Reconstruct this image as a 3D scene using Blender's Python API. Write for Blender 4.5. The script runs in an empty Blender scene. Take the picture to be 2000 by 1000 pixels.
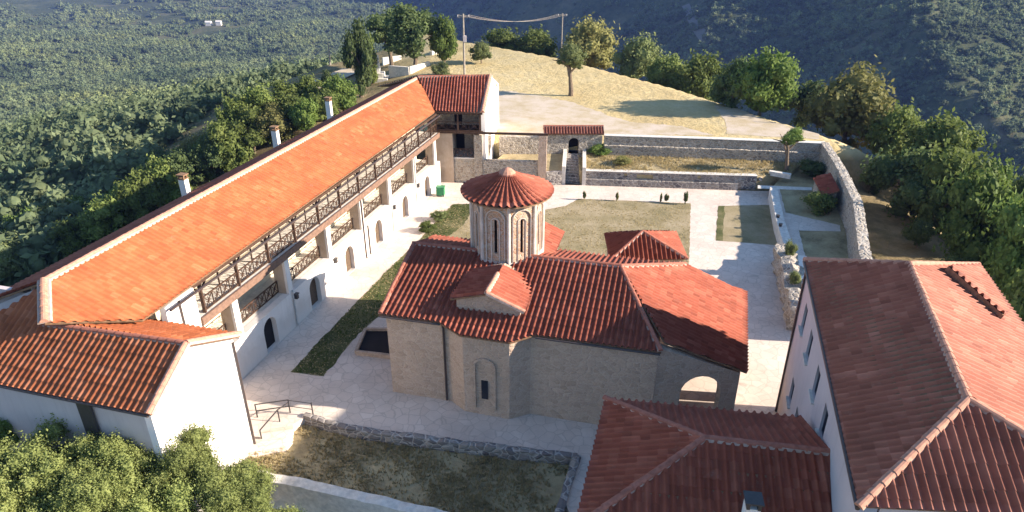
import bpy, bmesh, math, random
import numpy as np
from mathutils import Vector, Matrix, noise
R = math.radians
scene = bpy.context.scene
COL = scene.collection

# ------------------------------------------------------------------ camera, sky, sun
CAM_H, TILT, FPX = 27.0, R(26.5), 1333.0
cam_d = bpy.data.cameras.new('camera'); cam = bpy.data.objects.new('camera', cam_d); COL.objects.link(cam)
cam.location = (0, 0, CAM_H); cam.rotation_euler = (R(90) - TILT, 0, 0)
cam_d.sensor_width = 36; cam_d.lens = 36 * FPX / 2000; cam_d.clip_start = 0.5; cam_d.clip_end = 20000
scene.camera = cam
scene.render.resolution_x, scene.render.resolution_y = 1024, 512
SUN_EL, SUN_TILT = 22.3, 6.0          # low morning sun, from the right and a little towards the viewer
sdir = Vector((math.cos(R(SUN_TILT)) * math.cos(R(SUN_EL)), -math.sin(R(SUN_TILT)) * math.cos(R(SUN_EL)), math.sin(R(SUN_EL))))
world = bpy.data.worlds.new('World'); scene.world = world; world.use_nodes = True
wn = world.node_tree.nodes; wl = world.node_tree.links
sky = wn.new('ShaderNodeTexSky'); sky.sky_type = 'NISHITA'; sky.sun_disc = False
sky.sun_elevation = R(SUN_EL); sky.sun_rotation = R(90 + SUN_TILT); sky.air_density = 1.2; sky.dust_density = 0.2; sky.ozone_density = 4.0
wn['Background'].inputs[1].default_value = 0.088
wl.new(sky.outputs[0], wn['Background'].inputs[0])
sun_d = bpy.data.lights.new('sun', 'SUN'); sun_d.energy = 5.0; sun_d.angle = R(0.55); sun_d.color = (1.0, 0.88, 0.74)
sun = bpy.data.objects.new('sun', sun_d); COL.objects.link(sun)
sun.rotation_euler = sdir.to_track_quat('Z', 'Y').to_euler(); sun.location = (60, 0, 60)
scene.view_settings.view_transform = 'Standard'; scene.view_settings.look = 'None'
scene.view_settings.exposure = 1.4; scene.view_settings.gamma = 1.0
scene.cycles.max_bounces = 5; scene.cycles.diffuse_bounces = 2; scene.cycles.volume_bounces = 0

# ------------------------------------------------------------------ survey helpers
def ray(px, py):
    u = (px - 1000) / FPX; v = (500 - py) / FPX
    return Vector((u, math.cos(TILT) + v * math.sin(TILT), -math.sin(TILT) + v * math.cos(TILT)))
def at(px, py, z=0.0):
    "ground plan position of a surveyed point whose height is z"
    d = ray(px, py); t = (z - CAM_H) / d[2]
    return Vector((d[0] * t, d[1] * t, z))
WO = Vector((-16.60, 39.75, 0)); WE = Vector((math.sin(R(15)), math.cos(R(15)), 0)); WN = Vector((math.cos(R(15)), -math.sin(R(15)), 0))
def W(a, o, z=0.0): return WO + WE * a + WN * o + Vector((0, 0, z))      # long wing: a along it, o towards the courtyard
CO = Vector((-7.53, 34.88, 0)); CU = Vector((math.cos(R(14)), -math.sin(R(14)), 0)); CV = Vector((math.sin(R(14)), math.cos(R(14)), 0))
def C(u, v, z=0.0): return CO + CU * u + CV * v + Vector((0, 0, z))      # church: u along its near wall, v away from the viewer

# ------------------------------------------------------------------ objects
def mesh_obj(name, verts, faces, mats, parent=None, mi=None, smooth=False):
    me = bpy.data.meshes.new(name); me.from_pydata([tuple(v) for v in verts], [], faces)
    if not isinstance(mats, (list, tuple)): mats = [mats]
    for m in mats: me.materials.append(m)
    if mi is not None: me.polygons.foreach_set('material_index', mi)
    if smooth: me.polygons.foreach_set('use_smooth', [True] * len(me.polygons))
    me.update()
    o = bpy.data.objects.new(name, me); COL.objects.link(o)
    if parent: o.parent = parent; o.matrix_parent_inverse = parent.matrix_world.inverted()
    return o
def tag(o, label=None, cat=None, group=None, kind=None):
    if label: o['label'] = label
    if cat: o['category'] = cat
    if group: o['group'] = group
    if kind: o['kind'] = kind
    return o
def thing(name, label, cat, loc=(0, 0, 0), group=None):
    o = bpy.data.objects.new(name, None); COL.objects.link(o); o.empty_display_size = 0.3
    o.location = loc; o.matrix_world = Matrix.Translation(loc)
    return tag(o, label, cat, group)
class MB:
    def __init__(s): s.v = []; s.f = []; s.m = []
    def add(s, vs, fs, m=0):
        n = len(s.v); s.v += [Vector(v) for v in vs]; s.f += [tuple(i + n for i in f) for f in fs]; s.m += [m] * len(fs); return s
    def prism(s, base, z0, z1, m=0):
        "upright prism over a plan polygon"
        n = len(base)
        base = [Vector(p) for p in base]
        a = sum(base[i][0] * base[(i + 1) % n][1] - base[(i + 1) % n][0] * base[i][1] for i in range(n))
        if a < 0: base = base[::-1]
        vs = [(p[0], p[1], z0) for p in base] + [(p[0], p[1], z1) for p in base]
        fs = [tuple(range(n - 1, -1, -1)), tuple(range(n, 2 * n))] + [(i, (i + 1) % n, (i + 1) % n + n, i + n) for i in range(n)]
        return s.add(vs, fs, m)
    def box(s, c, ax, ay, sx, sy, z0, z1, m=0):
        "box centred on c in plan, half sizes sx, sy along unit axes ax, ay"
        c = Vector((c[0], c[1], 0)); P = [c + ax * (i * sx) + ay * (j * sy) for i, j in ((-1, -1), (1, -1), (1, 1), (-1, 1))]
        return s.prism(P, z0, z1, m)
    def bar(s, p, q, w, h=None, m=0):
        "square bar from p to q"
        p = Vector(p); q = Vector(q); h = h or w; d = (q - p).normalized()
        up = Vector((0, 0, 1)) if abs(d.z) < .9 else Vector((1, 0, 0))
        x = d.cross(up).normalized() * (w / 2); y = d.cross(x).normalized() * (h / 2)
        vs = [b + i * x + j * y for b in (p, q) for i, j in ((-1, -1), (1, -1), (1, 1), (-1, 1))]
        return s.add(vs, [(0, 3, 2, 1), (4, 5, 6, 7), (0, 1, 5, 4), (1, 2, 6, 5), (2, 3, 7, 6), (3, 0, 4, 7)], m)
    def tube(s, pts, rad, n=8, m=0, caps=True):
        pts = [Vector(p) for p in pts]; rad = rad if isinstance(rad, (list, tuple)) else [rad] * len(pts)
        vs = []; fs = []
        for i, p in enumerate(pts):
            d = (pts[min(i + 1, len(pts) - 1)] - pts[max(i - 1, 0)]).normalized()
            up = Vector((0, 0, 1)) if abs(d.z) < .9 else Vector((1, 0, 0))
            x = d.cross(up).normalized(); y = x.cross(d).normalized()
            vs += [p + (x * math.cos(2 * math.pi * k / n) + y * math.sin(2 * math.pi * k / n)) * rad[i] for k in range(n)]
        for i in range(len(pts) - 1):
            fs += [(i * n + k, i * n + (k + 1) % n, (i + 1) * n + (k + 1) % n, (i + 1) * n + k) for k in range(n)]
        if caps: fs += [tuple(range(n - 1, -1, -1)), tuple(range(len(vs) - n, len(vs)))]
        return s.add(vs, fs, m)
    def build(s, name, mats, parent=None, smooth=False):
        return mesh_obj(name, s.v, s.f, mats, parent, s.m, smooth)

# ------------------------------------------------------------------ materials
def mat(name, rough=0.85, spec=0.25):
    m = bpy.data.materials.new(name); m.use_nodes = True; nt = m.node_tree; b = nt.nodes['Principled BSDF']
    b.inputs['Roughness'].default_value = rough; b.inputs['Specular IOR Level'].default_value = spec
    return m, nt, b
def N(nt, t, **k):
    n = nt.nodes.new(t)
    for a, v in k.items():
        if a in ('inp',):
            for i, x in v.items(): n.inputs[i].default_value = x
        else: setattr(n, a, v)
    return n
def ramp(nt, src, stops, interp='LINEAR'):
    r = nt.nodes.new('ShaderNodeValToRGB'); r.color_ramp.interpolation = interp
    e = r.color_ramp.elements
    while len(e) < len(stops): e.new(0.5)
    for el, (p, c) in zip(e, stops): el.position = p; el.color = (*c, 1) if len(c) == 3 else c
    nt.links.new(src, r.inputs[0]); return r.outputs[0]
def noise_n(nt, scale, detail=6, rough=.6, vec=None, dist=0.0):
    n = N(nt, 'ShaderNodeTexNoise', inp={'Scale': scale, 'Detail': detail, 'Roughness': rough, 'Distortion': dist})
    nt.links.new(vec if vec is not None else pos(nt), n.inputs['Vector']); return n.outputs['Fac']
def pos(nt):
    g = nt.nodes.get('geo') or nt.nodes.new('ShaderNodeNewGeometry'); g.name = 'geo'; return g.outputs['Position']
def mix(nt, f, a, b, mode='MIX'):
    n = N(nt, 'ShaderNodeMix', data_type='RGBA', blend_type=mode)
    for s, i in ((f, 0), (a, 6), (b, 7)):
        if hasattr(s, 'links'): nt.links.new(s, n.inputs[i])
        else: n.inputs[i].default_value = (*s, 1) if isinstance(s, tuple) else s
    return n.outputs[2]
def bump(nt, b, h, strength=.4, dist=.05):
    n = N(nt, 'ShaderNodeBump', inp={'Strength': strength, 'Distance': dist}); nt.links.new(h, n.inputs['Height']); nt.links.new(n.outputs[0], b.inputs['Normal'])
def plain(name, col, rough=.8, var=.25, scale=2.0, spec=.25, bmp=0):
    m, nt, b = mat(name, rough, spec); f = noise_n(nt, scale)
    c = ramp(nt, f, [(.3, tuple(x * (1 - var) for x in col)), (.7, tuple(min(1, x * (1 + var)) for x in col))])
    nt.links.new(c, b.inputs['Base Color'])
    if bmp: bump(nt, b, noise_n(nt, scale * 8), bmp, .03)
    return m
def tile_mat(name, cols, stain=(.10, .05, .04)):
    "clay tiles: one tone per tile (tile grid in the UV map), moss and soot blotches"
    m, nt, b = mat(name, .75, .2)
    uv = N(nt, 'ShaderNodeUVMap'); fl = N(nt, 'ShaderNodeVectorMath', operation='FLOOR'); nt.links.new(uv.outputs[0], fl.inputs[0])
    w = N(nt, 'ShaderNodeTexWhiteNoise', noise_dimensions='2D'); nt.links.new(fl.outputs[0], w.inputs['Vector'])
    c = ramp(nt, w.outputs['Value'], [(i / (len(cols) - 1), x) for i, x in enumerate(cols)])
    w2 = N(nt, 'ShaderNodeTexWhiteNoise', noise_dimensions='3D'); av = N(nt, 'ShaderNodeVectorMath', operation='ADD'); av.inputs[1].default_value = (7.3, 3.1, 5.7); nt.links.new(fl.outputs[0], av.inputs[0]); nt.links.new(av.outputs[0], w2.inputs['Vector'])
    c = mix(nt, ramp(nt, w2.outputs['Value'], [(.93, (0, 0, 0)), (.935, (.5, .5, .5))]), c, tuple(min(1, x * 1.3 + .02) for x in cols[-1]))
    c = mix(nt, ramp(nt, w2.outputs['Value'], [(.06, (.5, .5, .5)), (.065, (0, 0, 0))]), c, tuple(x * .5 for x in cols[0]))
    f = noise_n(nt, .55, 5, .6); f2 = ramp(nt, f, [(.35, (0, 0, 0)), (.75, (1, 1, 1))])
    c2 = mix(nt, f2, c, tuple(x * .72 for x in cols[0]))
    sp = ramp(nt, noise_n(nt, 3.2, 8, .75), [(.63, (0, 0, 0)), (.78, (.4, .4, .4))])
    c3 = mix(nt, sp, c2, stain)
    li = ramp(nt, noise_n(nt, 1.1, 9, .8), [(.60, (0, 0, 0)), (.76, (.4, .4, .4))]); c3 = mix(nt, li, c3, (.42, .34, .27))
    so = ramp(nt, noise_n(nt, .33, 7, .7, dist=.6), [(.5, (0, 0, 0)), (.8, (.35, .35, .35))]); c3 = mix(nt, so, c3, tuple(x * .45 for x in cols[0]))
    nt.links.new(c3, b.inputs['Base Color']); bump(nt, b, noise_n(nt, 30, 4), .25, .01)
    return m
def rubble_mat(name, cols, mortar, scale=2.6, edge=.09, bmp=.9, flat=(1, 1, 1)):
    m, nt, b = mat(name, .92, .15)
    mp = N(nt, 'ShaderNodeMapping'); mp.inputs['Scale'].default_value = (1, 1, 1.5); nt.links.new(pos(nt), mp.inputs[0])
    nz = N(nt, 'ShaderNodeTexNoise', inp={'Scale': 2.0, 'Detail': 3}); nt.links.new(mp.outputs[0], nz.inputs['Vector'])
    ad = N(nt, 'ShaderNodeVectorMath', operation='MULTIPLY_ADD'); nt.links.new(nz.outputs['Color'], ad.inputs[0]); ad.inputs[1].default_value = (.25, .25, .25); nt.links.new(mp.outputs[0], ad.inputs[2])
    v1 = N(nt, 'ShaderNodeTexVoronoi', inp={'Scale': scale}); v2 = N(nt, 'ShaderNodeTexVoronoi', feature='DISTANCE_TO_EDGE', inp={'Scale': scale})
    for v in (v1, v2): nt.links.new(ad.outputs[0], v.inputs['Vector'])
    sep = N(nt, 'ShaderNodeSeparateColor'); nt.links.new(v1.outputs['Color'], sep.inputs[0])
    c = ramp(nt, sep.outputs[0], [(i / (len(cols) - 1), x) for i, x in enumerate(cols)])
    c = mix(nt, .35, c, ramp(nt, noise_n(nt, 9, 6, .7), [(.3, (.12, .11, .1)), (.7, (.75, .7, .62))]), 'OVERLAY')
    e = ramp(nt, v2.outputs['Distance'], [(0, (1, 1, 1)), (edge, (0, 0, 0))])
    cc = mix(nt, e, c, mortar)
    st = ramp(nt, noise_n(nt, .35, 5, .65), [(.35, (0, 0, 0)), (.8, (.5, .5, .5))]); cc = mix(nt, st, cc, tuple(x * .62 for x in mortar))
    nt.links.new(cc, b.inputs['Base Color'])
    h = ramp(nt, v2.outputs['Distance'], [(0, (0, 0, 0)), (edge * 2.2, (1, 1, 1))]); bump(nt, b, h, bmp, .06)
    return m
def plaster_mat(name, base, dirty, scale=.8, amount=.6):
    m, nt, b = mat(name, .9, .2)
    f = ramp(nt, noise_n(nt, scale, 8, .65, dist=.4), [(.38, (0, 0, 0)), (.75, (amount,) * 3)])
    mp = N(nt, 'ShaderNodeMapping'); mp.inputs['Scale'].default_value = (2.2, 2.2, .25); nt.links.new(pos(nt), mp.inputs[0])
    g = ramp(nt, noise_n(nt, 1.6, 6, .7, vec=mp.outputs[0]), [(.5, (0, 0, 0)), (.8, (.45, .45, .45))])
    c = mix(nt, f, base, dirty); c = mix(nt, g, c, tuple(x * .8 for x in dirty))
    sz_ = N(nt, 'ShaderNodeSeparateXYZ'); nt.links.new(pos(nt), sz_.inputs[0]); ad_ = N(nt, 'ShaderNodeMath', operation='MULTIPLY_ADD'); nt.links.new(noise_n(nt, 1.1, 6, .7), ad_.inputs[0]); ad_.inputs[1].default_value = -2.4; nt.links.new(sz_.outputs[2], ad_.inputs[2])
    low_ = ramp(nt, ad_.outputs[0], [(0, (.35, .35, .35)), (.8, (0, 0, 0))]); c = mix(nt, low_, c, tuple(x * .72 for x in dirty))
    nt.links.new(c, b.inputs['Base Color']); bump(nt, b, noise_n(nt, 12, 6, .7), .35, .02)
    return m
def paving_mat(name, a, bcol, joint, scale=1.1):
    m, nt, b = mat(name, .8, .25)
    nz = N(nt, 'ShaderNodeTexNoise', inp={'Scale': 1.2, 'Detail': 2}); nt.links.new(pos(nt), nz.inputs['Vector'])
    ad = N(nt, 'ShaderNodeVectorMath', operation='MULTIPLY_ADD'); nt.links.new(nz.outputs['Color'], ad.inputs[0]); ad.inputs[1].default_value = (.3, .3, .3); nt.links.new(pos(nt), ad.inputs[2])
    v1 = N(nt, 'ShaderNodeTexVoronoi', inp={'Scale': scale}); v2 = N(nt, 'ShaderNodeTexVoronoi', feature='DISTANCE_TO_EDGE', inp={'Scale': scale})
    for v in (v1, v2): nt.links.new(ad.outputs[0], v.inputs['Vector'])
    sep = N(nt, 'ShaderNodeSeparateColor'); nt.links.new(v1.outputs['Color'], sep.inputs[0])
    c = ramp(nt, sep.outputs[0], [(0, a), (.6, tuple((x + y) / 2 for x, y in zip(a, bcol))), (1, bcol)])
    e = ramp(nt, v2.outputs['Distance'], [(0, (.8, .8, .8)), (.05, (0, 0, 0))]); c = mix(nt, e, c, joint)
    st = ramp(nt, noise_n(nt, .22, 6, .7), [(.42, (0, 0, 0)), (.78, (.75, .75, .75))]); c = mix(nt, st, c, tuple(x * .6 for x in a))
    sp = ramp(nt, noise_n(nt, 1.5, 8, .8), [(.6, (0, 0, 0)), (.75, (.5, .5, .5))]); c = mix(nt, sp, c, (.25, .21, .16))
    nt.links.new(c, b.inputs['Base Color']); bump(nt, b, v2.outputs['Distance'], .3, .02)
    return m
def ground_mat(name, stops, scale=.25, fine=6.0, bmp=.6, rough=.95):
    m, nt, b = mat(name, rough, .1)
    f = noise_n(nt, scale, 8, .65); g = noise_n(nt, fine, 6, .8)
    mx = N(nt, 'ShaderNodeMath', operation='MULTIPLY_ADD'); nt.links.new(g, mx.inputs[0]); mx.inputs[1].default_value = .45; nt.links.new(f, mx.inputs[2])
    sb = N(nt, 'ShaderNodeMath', operation='SUBTRACT'); nt.links.new(mx.outputs[0], sb.inputs[0]); sb.inputs[1].default_value = .225
    c = ramp(nt, sb.outputs[0], stops); nt.links.new(c, b.inputs['Base Color']); bump(nt, b, g, bmp, .08)
    return m
def leaf_mat(name, cols, scale=.5, wide=0):
    m, nt, b = mat(name, .75, .2)
    oi = N(nt, 'ShaderNodeObjectInfo')
    f = noise_n(nt, scale, 4, .6); g = noise_n(nt, scale * 9, 3, .7)
    mx = N(nt, 'ShaderNodeMath', operation='ADD'); nt.links.new(f, mx.inputs[0]); nt.links.new(g, mx.inputs[1])
    hf = N(nt, 'ShaderNodeMath', operation='MULTIPLY'); nt.links.new(mx.outputs[0], hf.inputs[0]); hf.inputs[1].default_value = .5
    c = ramp(nt, hf.outputs[0], [(.32, cols[0]), (.5, cols[1]), (.66, cols[2])])
    rv = N(nt, 'ShaderNodeMapRange', inp={3: .75, 4: 1.3}); nt.links.new(oi.outputs['Random'], rv.inputs[0])
    hs = N(nt, 'ShaderNodeHueSaturation'); nt.links.new(c, hs.inputs['Color']); nt.links.new(rv.outputs[0], hs.inputs['Value'])
    if wide:
        big = ramp(nt, noise_n(nt, wide, 5, .6), [(.35, (.55, .62, .60)), (.5, (1, 1, 1)), (.66, (1.35, 1.25, .95))]); bm_ = mix(nt, 1.0, hs.outputs[0], big, 'MULTIPLY'); hs.inputs['Saturation'].default_value = .9
        nt.links.new(bm_, b.inputs['Base Color'])
    else: nt.links.new(hs.outputs[0], b.inputs['Base Color'])
    tr = N(nt, 'ShaderNodeBsdfTranslucent'); nt.links.new(hs.outputs[0], tr.inputs['Color'])
    ms = N(nt, 'ShaderNodeMixShader'); ms.inputs[0].default_value = .38
    nt.links.new(b.outputs[0], ms.inputs[1]); nt.links.new(tr.outputs[0], ms.inputs[2]); nt.links.new(ms.outputs[0], nt.nodes['Material Output'].inputs[0])
    return m

M = {}
M['tile_orange'] = tile_mat('orange clay tile', [(.34, .092, .034), (.37, .103, .038), (.39, .114, .044), (.42, .135, .055)], (.34, .13, .06))
M['tile_red'] = tile_mat('red clay tile', [(.28, .074, .044), (.31, .086, .052), (.34, .10, .062), (.37, .125, .078)], (.16, .07, .055))
M['tile_mid'] = tile_mat('terracotta tile', [(.40, .13, .06), (.44, .15, .07), (.48, .175, .085), (.52, .215, .12)], (.2, .09, .06))
M['tile_pink'] = tile_mat('faded clay tile', [(.31, .115, .08), (.34, .13, .09), (.36, .145, .10), (.39, .165, .118)], (.2, .1, .08))
M['cap'] = plain('mortared ridge tile', (.50, .25, .17), .85, .25, 5)
M['cap_red'] = plain('red ridge tile', (.36, .135, .09), .85, .25, 5)
M['mortar'] = plain('pale ridge mortar', (.46, .34, .28), .9, .25, 4)
M['white'] = plaster_mat('white render', (.86, .80, .74), (.70, .61, .53), .5, .5)
M['cream'] = plaster_mat('cream plaster', (.74, .66, .50), (.52, .42, .28), .8, .6)
M['church'] = rubble_mat('limewashed squared stone', [(.49, .36, .27), (.56, .42, .32), (.60, .46, .36), (.52, .38, .29)], (.61, .475, .375), 2.3, .06, .45)
M['drum_stone'] = rubble_mat('pinkish drum masonry', [(.46, .28, .17), (.56, .37, .24), (.54, .42, .31), (.50, .29, .18)], (.58, .50, .43), 3.0, .07, .5)
M['drum'] = plaster_mat('weathered pale drum render', (.66, .60, .54), (.42, .31, .23), 1.2, .8)
M['grey_wall'] = plaster_mat('pale grey render', (.62, .54, .53), (.50, .43, .42), .6, .5)
M['pier_stone'] = plaster_mat('warm sandstone render', (.55, .44, .34), (.40, .28, .19), 1.1, .8)
M['rubble'] = rubble_mat('rubble stone', [(.22, .19, .16), (.38, .33, .27), (.47, .41, .34), (.30, .27, .25)], (.62, .56, .48), 2.4, .10)
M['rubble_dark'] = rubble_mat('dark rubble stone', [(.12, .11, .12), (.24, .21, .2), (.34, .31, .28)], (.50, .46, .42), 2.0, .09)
M['masonry'] = rubble_mat('squared rubble masonry', [(.30, .24, .19), (.45, .38, .3), (.52, .46, .38), (.36, .33, .3)], (.60, .53, .45), 3.2, .07, .6)
M['coping'] = plain('pale coping stone', (.68, .63, .56), .9, .2, 3, bmp=.3)
M['paving'] = paving_mat('pale limestone paving', (.70, .58, .49), (.76, .65, .56), (.50, .42, .35), 1.5)
M['wood'] = plain('dark brown wood', (.075, .042, .028), .6, .35, 6)
M['wood_warm'] = plain('weathered oak', (.24, .14, .08), .7, .35, 6)
M['wood_door'] = plain('dark oak door', (.11, .075, .05), .7, .3, 6)
M['wood_beam'] = plain('reddish weathered beam', (.20, .12, .085), .8, .3, 4)
M['metal'] = plain('dark painted metal', (.05, .045, .045), .45, .2, 6, .5)
M['pipe'] = plain('brown downpipe metal', (.07, .05, .045), .4, .2, 6, .5)
M['pipe_pale'] = plain('pale zinc pipe', (.48, .48, .47), .4, .2, 6, .5)
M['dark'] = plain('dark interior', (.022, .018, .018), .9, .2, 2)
M['glass'] = plain('dark window glass', (.02, .022, .03), .12, .2, 2, .6)
M['shutter'] = plain('dark grey shutter', (.075, .075, .095), .6, .2, 6)
M['green'] = plain('green plastic', (.025, .22, .09), .45, .15, 3, .4)
M['pole'] = plain('grey weathered pole', (.30, .26, .22), .8, .3, 3)
M['grass'] = ground_mat('dry courtyard lawn', [(.3, (.18, .16, .085)), (.47, (.30, .245, .14)), (.62, (.38, .31, .20))], .3, 7)
M['grass_green'] = ground_mat('greener lawn', [(.3, (.06, .075, .03)), (.5, (.12, .12, .05)), (.66, (.22, .19, .10))], .35, 6)
M['garden'] = ground_mat('dry garden soil', [(.3, (.20, .16, .09)), (.48, (.38, .30, .17)), (.66, (.50, .41, .24))], .4, 5, 1)
M['field'] = None
M['bark'] = plain('bark', (.16, .12, .085), .95, .35, 6, bmp=.6)
M['leaf_oak'] = leaf_mat('oak leaves', [(.08, .115, .03), (.15, .19, .05), (.24, .27, .085)], .35)
M['leaf_lime'] = leaf_mat('fresh green leaves', [(.08, .13, .03), (.15, .215, .05), (.24, .30, .085)], .5)
M['leaf_olive'] = leaf_mat('olive leaves', [(.09, .115, .045), (.16, .19, .07), (.26, .28, .12)], .6)
M['leaf_pine'] = leaf_mat('pine needles', [(.05, .075, .03), (.09, .125, .045), (.15, .18, .065)], .4)
M['leaf_dry'] = leaf_mat('yellowing leaves', [(.14, .14, .045), (.23, .22, .075), (.33, .31, .12)], .5)
M['leaf_red'] = leaf_mat('red blossom', [(.35, .04, .03), (.5, .07, .05), (.55, .12, .08)], 2)

# ------------------------------------------------------------------ builders
def grid_mesh(P, Q, nx, ny, f): pass
def tiles(name, polys, m, parent, pitch=.34, course=.42, amp=.12, thick=.10, soffit=None):
    "barrel-tile roof planes as real corrugated geometry, cut to each convex polygon, over a thin board"
    bm = bmesh.new(); uvl = bm.loops.layers.uv.new('tile')
    for poly in polys:
        poly = [Vector(p) for p in poly]
        n = Vector((0, 0, 0))
        for i in range(len(poly)):
            a, b = poly[i], poly[(i + 1) % len(poly)]
            n += Vector(((a.y - b.y) * (a.z + b.z), (a.z - b.z) * (a.x + b.x), (a.x - b.x) * (a.y + b.y)))
        n.normalize()
        if n.z < 0: n = -n; poly = poly[::-1]
        down = (Vector((0, 0, -1)) + n * n.z).normalized(); ac = down.cross(n).normalized()
        o = sum(poly, Vector()) / len(poly); d0 = n.dot(o)
        ss = [p.dot(ac) for p in poly]; ts = [p.dot(down) for p in poly]
        k = 8; i0 = math.floor(min(ss) / pitch * k) - 1; i1 = math.ceil(max(ss) / pitch * k) + 1
        j0 = math.floor(min(ts) / course) - 1; j1 = math.ceil(max(ts) / course) + 1
        sub = bmesh.new(); ul = sub.loops.layers.uv.new('tile')
        rows = []
        for j in range(j0, j1):
            for t, dz in ((j * course, .0), ((j + 1) * course - .002, .028)):
                row = []
                for i in range(i0, i1 + 1):
                    s = i * pitch / k; ph = (i % k) / k
                    x = math.cos(2 * math.pi * ph); h = amp * (max(0, x) ** .6 if x > 0 else -.25 * abs(x) ** .8)
                    jit = .007 * math.sin(((i + k // 2) // k) * 12.99 + j * 78.2)
                    row.append(sub.verts.new(ac * s + down * t + n * (d0 + h + dz + jit)))
                rows.append((row, t))
        for a in range(len(rows) - 1):
            (ra, ta), (rb, tb) = rows[a], rows[a + 1]
            tm = (ta + tb) / 2 / course
            for i in range(len(ra) - 1):
                f = sub.faces.new((ra[i], rb[i], rb[i + 1], ra[i + 1])); f.smooth = (a % 2 == 0)
                um = (i0 + i + .5) / k + .5
                for l in f.loops: l[ul].uv = (um, tm)
        for i in range(len(poly)):
            a, b = poly[i], poly[(i + 1) % len(poly)]
            e = (b - a)
            if e.length < 1e-4: continue
            pn = e.cross(n).normalized()
            bmesh.ops.bisect_plane(sub, geom=sub.verts[:] + sub.edges[:] + sub.faces[:], plane_co=a, plane_no=pn, clear_outer=True)
        tmp = bpy.data.meshes.new('t'); sub.to_mesh(tmp); sub.free()
        nf = len(bm.faces); bm.from_mesh(tmp); bpy.data.meshes.remove(tmp)
        # board under the tiles
        top = [bm.verts.new(p - n * .03) for p in poly]; bot = [bm.verts.new(p - n * (.03 + thick)) for p in poly]
        fs = [bm.faces.new(top), bm.faces.new(bot[::-1])]
        for i in range(len(poly)): fs.append(bm.faces.new((top[i], bot[i], bot[(i + 1) % len(poly)], top[(i + 1) % len(poly)])))
        for f in fs: f.material_index = 1
    me = bpy.data.meshes.new(name); bm.to_mesh(me); bm.free()
    me.materials.append(m); me.materials.append(soffit or M['wood_warm'])
    o = bpy.data.objects.new(name, me); COL.objects.link(o)
    if parent: o.parent = parent; o.matrix_parent_inverse = parent.matrix_world.inverted()
    return o
def caps(name, lines, parent, m=None, r=.15, mort=.17, step=.46, mm=None):
    "ridge tiles bedded in mortar along each (p, q)"
    rr = random.Random(5)
    for p, q in lines:
        b = MB(); p = Vector(p); q = Vector(q); L = (q - p).length; d = (q - p) / L
        x = d.cross(Vector((0, 0, 1))).normalized(); y = x.cross(d)
        n = max(1, int(L / step))
        vs = []
        for e in (p, q): vs += [e - x * mort + y * -.06, e - x * mort * .8 + y * .07, e + x * mort * .8 + y * .07, e + x * mort + y * -.06]
        b.add(vs, [(0, 1, 5, 4), (1, 2, 6, 5), (2, 3, 7, 6), (0, 3, 2, 1), (4, 5, 6, 7)], 1)
        for i in range(n):
            a = p + d * (L * i / n - .02); c = p + d * (L * (i + 1) / n + .03); j = rr.uniform(-.012, .012)
            vs = []
            for e, r1 in ((a, r * .86), (c, r)):
                vs += [e + x * (math.cos(math.pi * k / 6) * r1 + j) + y * (math.sin(math.pi * k / 6) * r1 + .03) for k in range(7)]
            b.add(vs, [(k, k + 1, k + 8, k + 7) for k in range(6)] + [tuple(range(6, -1, -1)), tuple(range(7, 14))], 0)
        b.build(name, [m or M['cap'], mm or M['mortar']], parent)
def arch_pts(a0, a1, z0, z1, n=10):
    "arched opening outline: straight jambs, half-round head reaching z1"
    r = (a1 - a0) / 2; zc = max(z0 + .02, z1 - r); h = z1 - zc
    return [(a0, z0), (a1, z0)] + [(a1 - r + r * math.cos(math.pi * k / n), zc + h * math.sin(math.pi * k / n)) for k in range(n + 1)]
def wall(name, P, Q, outline, holes, thick, m, parent=None, side=1):
    "solid wall whose face lies on the line P-Q (plan), outline and holes in (along, height); body on the left of P-Q when side=1"
    cu = bpy.data.curves.new('w', 'CURVE'); cu.dimensions = '2D'; cu.fill_mode = 'BOTH'; cu.extrude = thick / 2
    for pts in [outline] + holes:
        sp = cu.splines.new('POLY'); sp.points.add(len(pts) - 1)
        for k, p in enumerate(pts): sp.points[k].co = (p[0], p[1], 0, 1)
        sp.use_cyclic_u = True
    co = bpy.data.objects.new('w', cu); me = bpy.data.meshes.new_from_object(co); bpy.data.objects.remove(co); bpy.data.curves.remove(cu)
    P = Vector((P[0], P[1], 0)); Q = Vector((Q[0], Q[1], 0)); x = (Q - P).normalized(); z = Vector((0, 0, 1)); y = z.cross(x)
    off = P + y * (thick / 2 * side)
    mt = Matrix(((x.x, 0, -y.x, off.x), (x.y, 0, -y.y, off.y), (0, 1, 0, 0), (0, 0, 0, 1)))
    me.transform(mt); me.materials.clear(); me.materials.append(m); me.name = name; me.update()
    o = bpy.data.objects.new(name, me); COL.objects.link(o)
    if parent: o.parent = parent; o.matrix_parent_inverse = parent.matrix_world.inverted()
    return o
def rect(a0, a1, z0, z1): return [(a0, z0), (a1, z0), (a1, z1), (a0, z1)]
def slab(name, pts, z0, z1, m, parent=None): return MB().prism([Vector(p) for p in pts], z0, z1).build(name, m, parent)
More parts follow.
